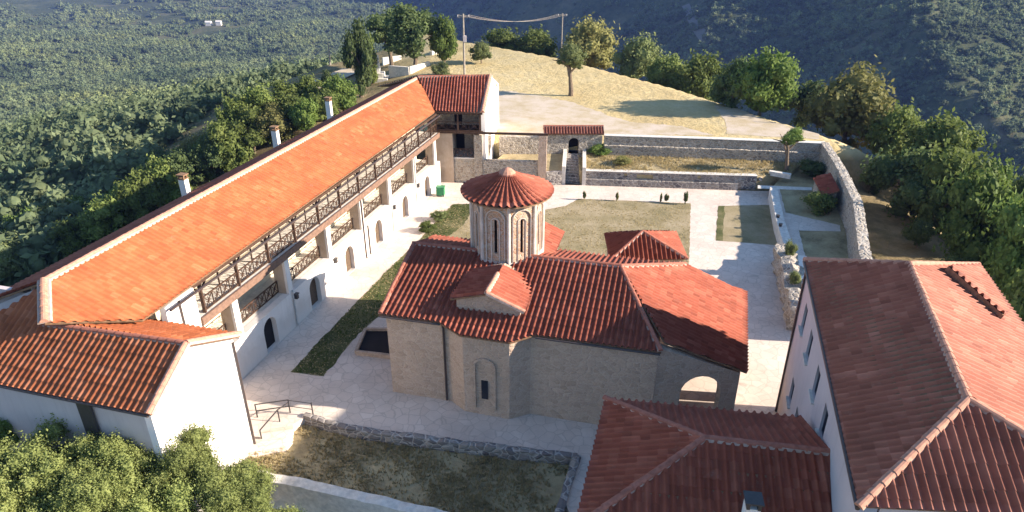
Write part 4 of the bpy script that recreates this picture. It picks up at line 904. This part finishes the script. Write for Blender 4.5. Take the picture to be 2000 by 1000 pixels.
# ------------------------------------------------------------------ trees
def crown_mesh(name, seed, nl, leaves, leaf, flat=.85, wild=.35, core=True, drop=0.0, small=1.0):
    "unit-radius crown: many small leaf faces over uneven clumps, around dim inner foliage"
    rg = np.random.default_rng(seed); C_ = []; Rd = []
    for i in range(nl):
        d = rg.normal(size=3); d /= np.linalg.norm(d); r = rg.uniform(.25, .78) ** .8
        C_.append(d * r * np.array([1, 1, flat])); Rd.append(rg.uniform(.2, .42) * (1.1 - .3 * r) * small)
    C_ = np.array(C_); Rd = np.array(Rd); w = Rd ** 2; k = rg.choice(nl, leaves, p=w / w.sum())
    d = rg.normal(size=(leaves, 3)); d /= np.linalg.norm(d, axis=1)[:, None]; d[:, 2] = np.where(d[:, 2] < -.3, d[:, 2] * .4, d[:, 2])
    bumpy = 1 + wild * np.sin(d[:, 0] * 7 + k) * np.cos(d[:, 1] * 6 + k * 2)
    P = C_[k] + d * (Rd[k] * bumpy * rg.uniform(.6, 1.25, leaves))[:, None]
    if drop: P = P[rg.random(leaves) > drop]; d = d[:len(P)]
    n_ = len(P); nr = d[:n_] + rg.normal(size=(n_, 3)) * .75; nr /= np.linalg.norm(nr, axis=1)[:, None]
    a = np.cross(nr, rg.normal(size=(n_, 3))); a /= np.linalg.norm(a, axis=1)[:, None]; b = np.cross(nr, a)
    s = leaf * rg.uniform(.6, 1.35, n_)[:, None]
    V = np.stack([P - a * s, P - b * s * .55, P + a * s, P + b * s * .55], 1).reshape(-1, 3)
    Fc = np.arange(n_ * 4).reshape(-1, 4).tolist(); V = V.tolist()
    if core:
        for c, r in zip(C_, Rd):
            bm = bmesh.new(); bmesh.ops.create_icosphere(bm, subdivisions=2, radius=r * .7)
            o = len(V)
            for v in bm.verts:
                q = v.co * (1 + .22 * noise.noise(v.co * 9 + Vector(c) * 5)); V.append([q.x + c[0], q.y + c[1], q.z + c[2]])
            Fc += [[v.index + o for v in f.verts] for f in bm.faces]; bm.free()
    me = bpy.data.meshes.new(name); me.from_pydata(V, [], Fc); me.update(); return me
def trunk_mesh(name, seed, h=1.2, r=.07):
    "tapered trunk from the ground (z=0) with limbs reaching into the crown centred at z=h"
    rr = random.Random(seed); b = MB(); lean = Vector((rr.uniform(-.1, .1), rr.uniform(-.1, .1), 0))
    p = [Vector((0, 0, -.35)), Vector((0, 0, .15)), Vector(lean * .5 + Vector((0, 0, h * .45))), lean + Vector((0, 0, h * .8))]
    b.tube(p, [r * 1.5, r * 1.1, r * .85, r * .6], 8)
    for k in range(6):
        t = 2 * math.pi * k / 6 + rr.uniform(-.4, .4); q = lean + Vector((0, 0, h * rr.uniform(.5, .8)))
        e = q + Vector((math.cos(t) * .55, math.sin(t) * .55, rr.uniform(.25, .6))); b.tube([q, q.lerp(e, .5) + Vector((0, 0, .06)), e], [r * .55, r * .38, r * .15], 6)
    me = bpy.data.meshes.new(name); me.from_pydata([tuple(v) for v in b.v], [], b.f); me.materials.append(M['bark']); me.update(); return me
M['leaf_near'] = leaf_mat('grey green leaves', [(.14, .175, .06), (.26, .30, .095), (.39, .42, .155)], .7)
CM = {}
def crowns(kind, m, n, **k):
    CM[kind] = []
    for i in range(n):
        me = crown_mesh('crown', hash_(kind) + i, **k); me.materials.append(m); CM[kind].append(me)
def hash_(s): return sum(ord(c) * (i + 3) for i, c in enumerate(s)) % 9973
crowns('oak', M['leaf_oak'], 3, nl=26, leaves=6500, leaf=.060)
crowns('lime', M['leaf_lime'], 2, nl=24, leaves=6500, leaf=.060)
crowns('dry', M['leaf_dry'], 2, nl=28, leaves=6500, leaf=.052, wild=.5)
crowns('olive', M['leaf_olive'], 2, nl=22, leaves=6000, leaf=.05, wild=.5)
crowns('pine', M['leaf_pine'], 2, nl=24, leaves=6500, leaf=.055, flat=.8)
crowns('near', M['leaf_near'], 2, nl=90, leaves=90000, leaf=.020, wild=.7, small=.6)
crowns('near_green', M['leaf_lime'], 1, nl=40, leaves=26000, leaf=.03, wild=.6)
TM = [trunk_mesh('trunk', k) for k in range(4)]
used = 0
def tree(name, kind, base, r, zc, label, group=None, sx=1.0, cat='tree', trunk=True, sz=1.0):
    "base on the ground, crown radius r, crown centre at height zc"
    global used; used += 1; rr = random.Random(used * 7 + 1)
    t = thing(name, label, cat, base, group); ms = CM[kind]
    c = bpy.data.objects.new('crown' if cat == 'tree' else 'foliage', ms[used % len(ms)]); COL.objects.link(c); c.parent = t
    c.location = (0, 0, zc - base.z); c.scale = (r * sx, r * sx * rr.uniform(.9, 1.1), r * sz); c.rotation_euler = (0, 0, rr.uniform(0, 6.28))
    if trunk:
        k = bpy.data.objects.new('trunk', TM[used % 4]); COL.objects.link(k); k.parent = t; h = max(.6, zc - base.z); k.scale = (h / 1.2,) * 3
    return t
def tree_px(name, kind, bx, by, ty, w, label, group=None, zb=None, cat='tree', trunk=True, full=True):
    p = at(bx, by, zb) if zb is not None else hit(bx, by)
    r = w / 2 / ppm(p); zt = top_z(p, ty); hh = max(1.0, zt - p.z); zc = max(zt - r * .95, p.z + hh * .5); sz = 1.0
    if full: sz = hh * .56 / (r * .9); zc = p.z + hh * .5
    return tree(name, kind, p, r, zc, label, group, 1.0, cat, trunk, sz)
G1 = 'trees along the rim of the plateau'
RIM = [('oak', 985, 130, 58, 88, 'dark round oak at the left end of the tree belt, right of the power pole'), ('oak', 1048, 134, 60, 96, 'dark oak in the tree belt just left of the lone field tree'),
 ('dry', 1152, 142, 30, 124, 'tall olive-brown tree directly behind the lone field tree'), ('olive', 1243, 168, 68, 104, 'pale silvery tree in the belt, right of the tall olive-brown one'),
 ('oak', 1302, 190, 110, 84, 'dark low oak right of the pale silvery tree'), ('oak', 1358, 206, 106, 104, 'dense green oak in the middle of the belt, above the gravel road'),
 ('pine', 1425, 222, 120, 100, 'dark bluish tree left of the brightest yellow-green one'), ('lime', 1482, 232, 104, 128, 'bright yellow-green tree catching the sun above the rear wall'),
 ('pine', 1560, 250, 160, 110, 'shaded dark tree between the bright green and the huge brown-green trees'), ('dry', 1645, 296, 132, 176, 'huge rounded brown-green tree behind the rear corner of the enclosure'),
 ('oak', 1738, 330, 212, 120, 'mid-green tree immediately right of the huge brown-green tree'), ('oak', 1822, 372, 232, 160, 'tall dark green tree whose top stands against the blue gorge'),
 ('pine', 1752, 425, 290, 150, 'dark shaded tree nearest the enclosure wall'), ('oak', 1830, 455, 300, 160, 'wide green oak below the tall dark green tree'),
 ('lime', 1915, 455, 318, 130, 'light green tree near the right edge, level with the middle of the belt'), ('lime', 1880, 540, 350, 150, 'bright green tree just above the raised step of the big roof'),
 ('oak', 1975, 500, 352, 120, 'green tree cut by the right edge, upper one'), ('lime', 1968, 600, 400, 150, 'bright bushy tree at the right edge beside the sunny roof slope'),
 ('oak', 2010, 700, 480, 160, 'dark oak cut by the right edge, lowest of the belt')]
for (x_, y_, r_) in ((46, 61, 2.6), (49, 52, 3.2), (47, 44, 2.8), (44, 69, 2.2), (53, 62, 3.5), (43, 76, 2.0), (38.5, 52, 1.5), (40.5, 45, 1.8), (39.5, 60, 1.4)):
    g_ = Vector((x_, y_, hz(x_, y_))); tree('oak_tree', 'oak' if r_ > 3 else 'pine', g_, r_, g_.z + r_ * 1.0, 'low green tree among others beside the thick enclosure wall', G1, 1.0, 'tree', True, 1.15)
for k, bx, by, ty, w, lb in RIM: tree_px('oak_tree' if k != 'olive' else 'olive_tree', k, bx, by, ty, w * 1.08, lb, G1, 1.8 if bx in (1482, 1425) else -2.5)
tree_px('field_tree', 'olive', 1115, 187, 80, 66, 'lone round-headed tree standing on the dry field', None, 2.8, full=False)
G2 = 'trees on the hilltop behind the wing'
for k, bx, by, ty, w, lb in [('pine', 706, 190, 42, 62, 'narrow dark tree left of the monument'), ('pine', 765, 130, 12, 96, 'tall pine with a dark crown behind the monument'), ('pine', 812, 138, 2, 120, 'largest pine on the hilltop, crown touching the top of the view'),
  ('lime', 868, 128, 36, 66, 'yellowish-green tree at the right of the hilltop pines'), ('oak', 722, 165, 70, 50, 'small dark tree between the narrow tree and the monument'), ('olive', 940, 124, 80, 52, 'low pale bush-like tree right of the power pole foot')]:
    tree_px('pine_tree' if k == 'pine' else 'tree', k, bx, by, ty, w, lb, G2, full=(k != 'pine' or bx < 710))
tree_px('shrub', 'olive', 862, 150, 122, 48, 'grey-green bush on the bank above the far block roof', None, 2.6, 'shrub', False)
G3 = 'trees on the slope behind the wing'
S3 = [('lime', 672, 222, 152, 70), ('oak', 640, 238, 178, 72), ('lime', 600, 262, 196, 60), ('oak', 575, 255, 190, 84), ('dry', 540, 280, 205, 78), ('oak', 498, 300, 215, 96), ('oak', 455, 330, 240, 100), ('pine', 415, 352, 270, 96), ('oak', 470, 290, 190, 90),
      ('oak', 520, 262, 170, 84), ('pine', 372, 372, 290, 92), ('oak', 330, 400, 310, 104), ('dry', 395, 330, 262, 80), ('oak', 285, 430, 340, 100), ('lime', 250, 410, 362, 70), ('oak', 225, 470, 385, 110), ('pine', 340, 350, 290, 80), ('oak', 165, 500, 430, 104),
      ('olive', 112, 452, 400, 84), ('lime', 60, 470, 410, 90), ('olive', 20, 560, 470, 110), ('olive', 40, 515, 455, 92), ('lime', 150, 425, 385, 70), ('olive', 10, 440, 395, 80), ('lime', 90, 420, 385, 60), ('oak', 560, 225, 160, 70), ('oak', 610, 215, 150, 64), ('pine', 650, 200, 140, 50)]
for k, bx, by, ty, w in S3: tree_px('slope_tree', k, bx, by, ty, w, 'leafy tree on the steep slope behind the long orange roof', G3)
# foreground, close to the viewer
G4 = None
for k, px, py, z, r, lb in [('near', 60, 935, 3.4, 3.0, 'big grey-green bush at the bottom left corner'), ('near', 200, 940, 3.4, 2.5, 'grey-green bush second from the bottom left corner'), ('near', 335, 905, 3.2, 2.5, 'tall grey-green bush reaching up against the foot of the white gable'),
   ('near', 450, 975, 2.0, 2.1, 'rounded bush ending at the pale garden wall'), ('near_green', 0, 848, 3.6, 1.1, 'fresh green sprig of leaves at the left edge'), ('near', 140, 1020, 2.2, 2.6, 'bush cut by the bottom edge near the left corner'), ('near', 310, 1040, 1.8, 2.7, 'bush cut by the bottom edge, left of the garden wall'), ('near', 545, 1050, .4, 1.7, 'low bush below the pale garden wall')]:
    q = at(px, py, z); g_ = Vector((q.x, q.y, -3.0)); tree('bush', k, g_, r, z, lb, None, 1.0, 'bush', False)
# yard planting
tree_px('young_tree', 'lime', 1535, 334, 248, 44, 'slim young tree rising in front of the rear wall', None, 1.5, full=False)
for k, bx, by, ty, w, z, lb in [('oak', 1600, 415, 378, 74, .9, 'dark bush below the tiny red-roofed shed'), ('pine', 1585, 345, 315, 60, .9, 'dark bush behind the tiny red-roofed shed'), ('lime', 1175, 302, 282, 50, 1.5, 'green bush left end of the upper terrace, by the gate'),
     ('dry', 1215, 322, 308, 40, 1.5, 'straw-coloured bush on the upper terrace near the gate'), ('olive', 1540, 505, 470, 30, 1.6, 'pale scrub growing on top of the ruin'), ('olive', 1550, 560, 530, 26, 1.5, 'scrub on the lower end of the ruin'),
     ('olive', 858, 430, 424, 36, 0, 'low spreading green shrub at the lawn edge, farther from the gable'), ('oak', 835, 452, 445, 38, 0, 'low spreading green shrub at the lawn edge, nearer the gable'), ('leafred', 1072, 480, 455, 26, 0, 'red flowering shrub behind the drum'), ('pine', 1338, 399, 374, 10, 0, 'tiny dark cypress at the lawn corner')]:
    if k == 'leafred':
        crowns('red', M['leaf_red'], 1, nl=12, leaves=1500, leaf=.09); k = 'red'
    tree_px('shrub', k, bx, by, ty, w, lb, None, z, 'shrub', False)
for i, (bx, w) in enumerate([(1141, 8), (1205, 7), (1290, 6), (1301, 11)]):
    tree_px('shrub', ('olive', 'dry', 'oak')[i % 3], bx, 390 + (bx - 1140) * .035, 386 + (bx - 1140) * .035, w, 'knee-high tuft in the row along the far lawn edge', 'tufts along the far lawn edge', 0, 'shrub', False)

def tufts(name, region, z, n, h, m, label, seed):
    "many small blades standing on a patch of ground"
    rr = random.Random(seed); P = np.array([(p[0], p[1]) for p in region]); lo, hi = P.min(0), P.max(0); rg = np.random.default_rng(seed)
    q = rg.uniform(lo, hi, (n * 3, 2)); q = q[poly_dist(q[:, 0], q[:, 1], [tuple(p) for p in P]) == 0]
    g = wob(q[:, 0], q[:, 1], 1.6, seed) + .7 * wob(q[:, 0], q[:, 1], .6, seed + 1); q = q[g > rg.uniform(-.9, .7, len(q))][:n]
    V = []; Fc = []
    for x, y in q:
        for k in range(3):
            a = rr.uniform(0, 6.28); w = rr.uniform(.02, .05); hh = h * rr.uniform(.5, 1.4); o = len(V); lx, ly = rr.uniform(-.1, .1), rr.uniform(-.1, .1); dx_, dy_ = math.cos(a) * w, math.sin(a) * w
            V += [(x - dx_, y - dy_, z), (x + dx_, y + dy_, z), (x + lx, y + ly, z + hh)]; Fc.append((o, o + 1, o + 2))
    return tag(mesh_obj(name, V, Fc, m), label, 'grass', kind='stuff')
M['straw'] = leaf_mat('straw blades', [(.32, .26, .13), (.46, .37, .19), (.58, .49, .28)], 1.2); M['blade'] = leaf_mat('green blades', [(.05, .09, .02), (.10, .15, .035), (.18, .2, .07)], 1.2)
tufts('dry_grass', gpoly, GZ, 9000, .16, M['straw'], 'dry grass tufts covering the front garden', 3)
tufts('dry_grass', terr, 1.5, 9000, .2, M['straw'], 'straw-coloured grass on the upper terrace', 4)
tufts('green_grass', strip, .008, 6000, .08, M['blade'], 'green grass of the strip lawn beside the church', 5)
tufts('dry_grass', lawn_a, .004, 9000, .06, M['straw'], 'short dry grass over the courtyard lawn', 6)

# ------------------------------------------------------------------ valley woodland: one continuous cover
def woodland():
    rg = np.random.default_rng(11); pts = []
    def sector(n, a0, a1, r0, r1, p=2.0):
        a = np.radians(rg.uniform(a0, a1, n)); r = (r0 ** (2 - p + 1e-6) + rg.random(n) * (r1 ** (2 - p + 1e-6) - r0 ** (2 - p + 1e-6))) ** (1 / (2 - p + 1e-6)) if p != 2 else r0 * (r1 / r0) ** rg.random(n)
        return r * np.sin(a), r * np.cos(a)
    out = []
    for n, a0, a1, r0, r1, p in ((15000, -64, -2, 100, 520, 0.4), (19000, -60, -2, 480, 1200, 0.6), (13000, -56, -2, 1100, 3200, 1.0), (9000, 4, 48, 240, 900, .6), (7000, -9, 48, 800, 2400, .8)):
        x, y = sector(n, a0, a1, r0, r1, p); out.append(np.stack([x, y], 1))
    P = np.concatenate(out); x, y = P[:, 0], P[:, 1]; d = poly_dist(x, y, PLAT); r = np.hypot(x, y)
    gap = wob(x, y, 95, 3) + .6 * wob(x, y, 31, 5)
    left = np.degrees(np.arctan2(x, y)) < -6
    azd = np.degrees(np.arctan2(x, y)); sparse = np.where(r < 420, -2.0, np.where(r < 1100, -.95, np.where(r < 1600, -.5, .15)))
    keep = (d > np.where(azd < -31, 30, 26)) & ((gap > sparse) | ~left)
    P = P[keep]; x, y = P[:, 0], P[:, 1]; r = r[keep]; z = height(x, y)
    s = (2.6 + 6.2 * rg.random(len(x)) ** 1.6) * (1 + np.clip(r - 900, 0, 1600) / 1300) * np.where(r < 330, .8, 1) * np.where(rg.random(len(x)) < .3, .62, 1)
    tm = crown_mesh('t', 5, 13, 620, .095, flat=.75, wild=.5); V = [(v.co.x, v.co.y, v.co.z + .3) for v in tm.vertices]; Fc = [list(p.vertices) for p in tm.polygons]; bpy.data.meshes.remove(tm); nt_ = len(V)
    me = bpy.data.meshes.new('woodland'); me.from_pydata(V + np.stack([x, y, z], 1).tolist(), [], Fc); N_ = nt_ + len(x)
    ip = me.attributes.new('is_pt', 'BOOLEAN', 'POINT'); ip.data.foreach_set('value', [False] * nt_ + [True] * len(x))
    sc = me.attributes.new('scl', 'FLOAT', 'POINT'); sc.data.foreach_set('value', [1.0] * nt_ + s.tolist())
    ro = me.attributes.new('rotz', 'FLOAT', 'POINT'); ro.data.foreach_set('value', [0.0] * nt_ + rg.uniform(0, 6.28, len(x)).tolist())
    me.materials.append(leaf_mat('woodland leaves', [(.095, .13, .06), (.155, .20, .09), (.23, .265, .125)], .05, .011))
    o = bpy.data.objects.new('woodland', me); COL.objects.link(o); tag(o, 'continuous cover of rounded trees filling the valley and far slopes', 'woodland', kind='stuff')
    ng = bpy.data.node_groups.new('scatter', 'GeometryNodeTree'); ng.interface.new_socket('Geometry', in_out='INPUT', socket_type='NodeSocketGeometry'); ng.interface.new_socket('Geometry', in_out='OUTPUT', socket_type='NodeSocketGeometry')
    n = ng.nodes; l = ng.links; gi = n.new('NodeGroupInput'); go = n.new('NodeGroupOutput'); sp = n.new('GeometryNodeSeparateGeometry'); sp.domain = 'POINT'
    a1 = n.new('GeometryNodeInputNamedAttribute'); a1.data_type = 'BOOLEAN'; a1.inputs[0].default_value = 'is_pt'
    a2 = n.new('GeometryNodeInputNamedAttribute'); a2.data_type = 'FLOAT'; a2.inputs[0].default_value = 'scl'
    a3 = n.new('GeometryNodeInputNamedAttribute'); a3.data_type = 'FLOAT'; a3.inputs[0].default_value = 'rotz'
    iop = n.new('GeometryNodeInstanceOnPoints'); cx = n.new('ShaderNodeCombineXYZ'); mp_ = n.new('GeometryNodeMeshToPoints')
    l.new(gi.outputs[0], sp.inputs[0]); l.new(a1.outputs[0], sp.inputs[1]); l.new(sp.outputs[0], mp_.inputs[0]); l.new(mp_.outputs[0], iop.inputs['Points']); l.new(sp.outputs[1], iop.inputs['Instance'])
    l.new(a3.outputs[0], cx.inputs[2]); l.new(cx.outputs[0], iop.inputs['Rotation']); l.new(a2.outputs[0], iop.inputs['Scale']); l.new(iop.outputs[0], go.inputs[0])
    md = o.modifiers.new('scatter', 'NODES'); md.node_group = ng
woodland()

# ------------------------------------------------------------------ air
hzm = bpy.data.materials.new('haze'); hzm.use_nodes = True; nt = hzm.node_tree; nt.nodes.clear()
ou = nt.nodes.new('ShaderNodeOutputMaterial'); pv = nt.nodes.new('ShaderNodeVolumePrincipled'); pv.inputs['Color'].default_value = (.22, .33, .85, 1); pv.inputs['Density'].default_value = .00011; pv.inputs['Anisotropy'].default_value = .0
nt.links.new(pv.outputs[0], ou.inputs['Volume'])
hb = MB(); hb.add([(i, j, k) for k in (-300, 140) for i, j in ((-9200, -9200), (9200, -9200), (9200, 9200), (-9200, 9200))], [(0, 3, 2, 1), (4, 5, 6, 7), (0, 1, 5, 4), (1, 2, 6, 5), (2, 3, 7, 6), (3, 0, 4, 7)])
tag(hb.build('haze', hzm), kind='stuff')
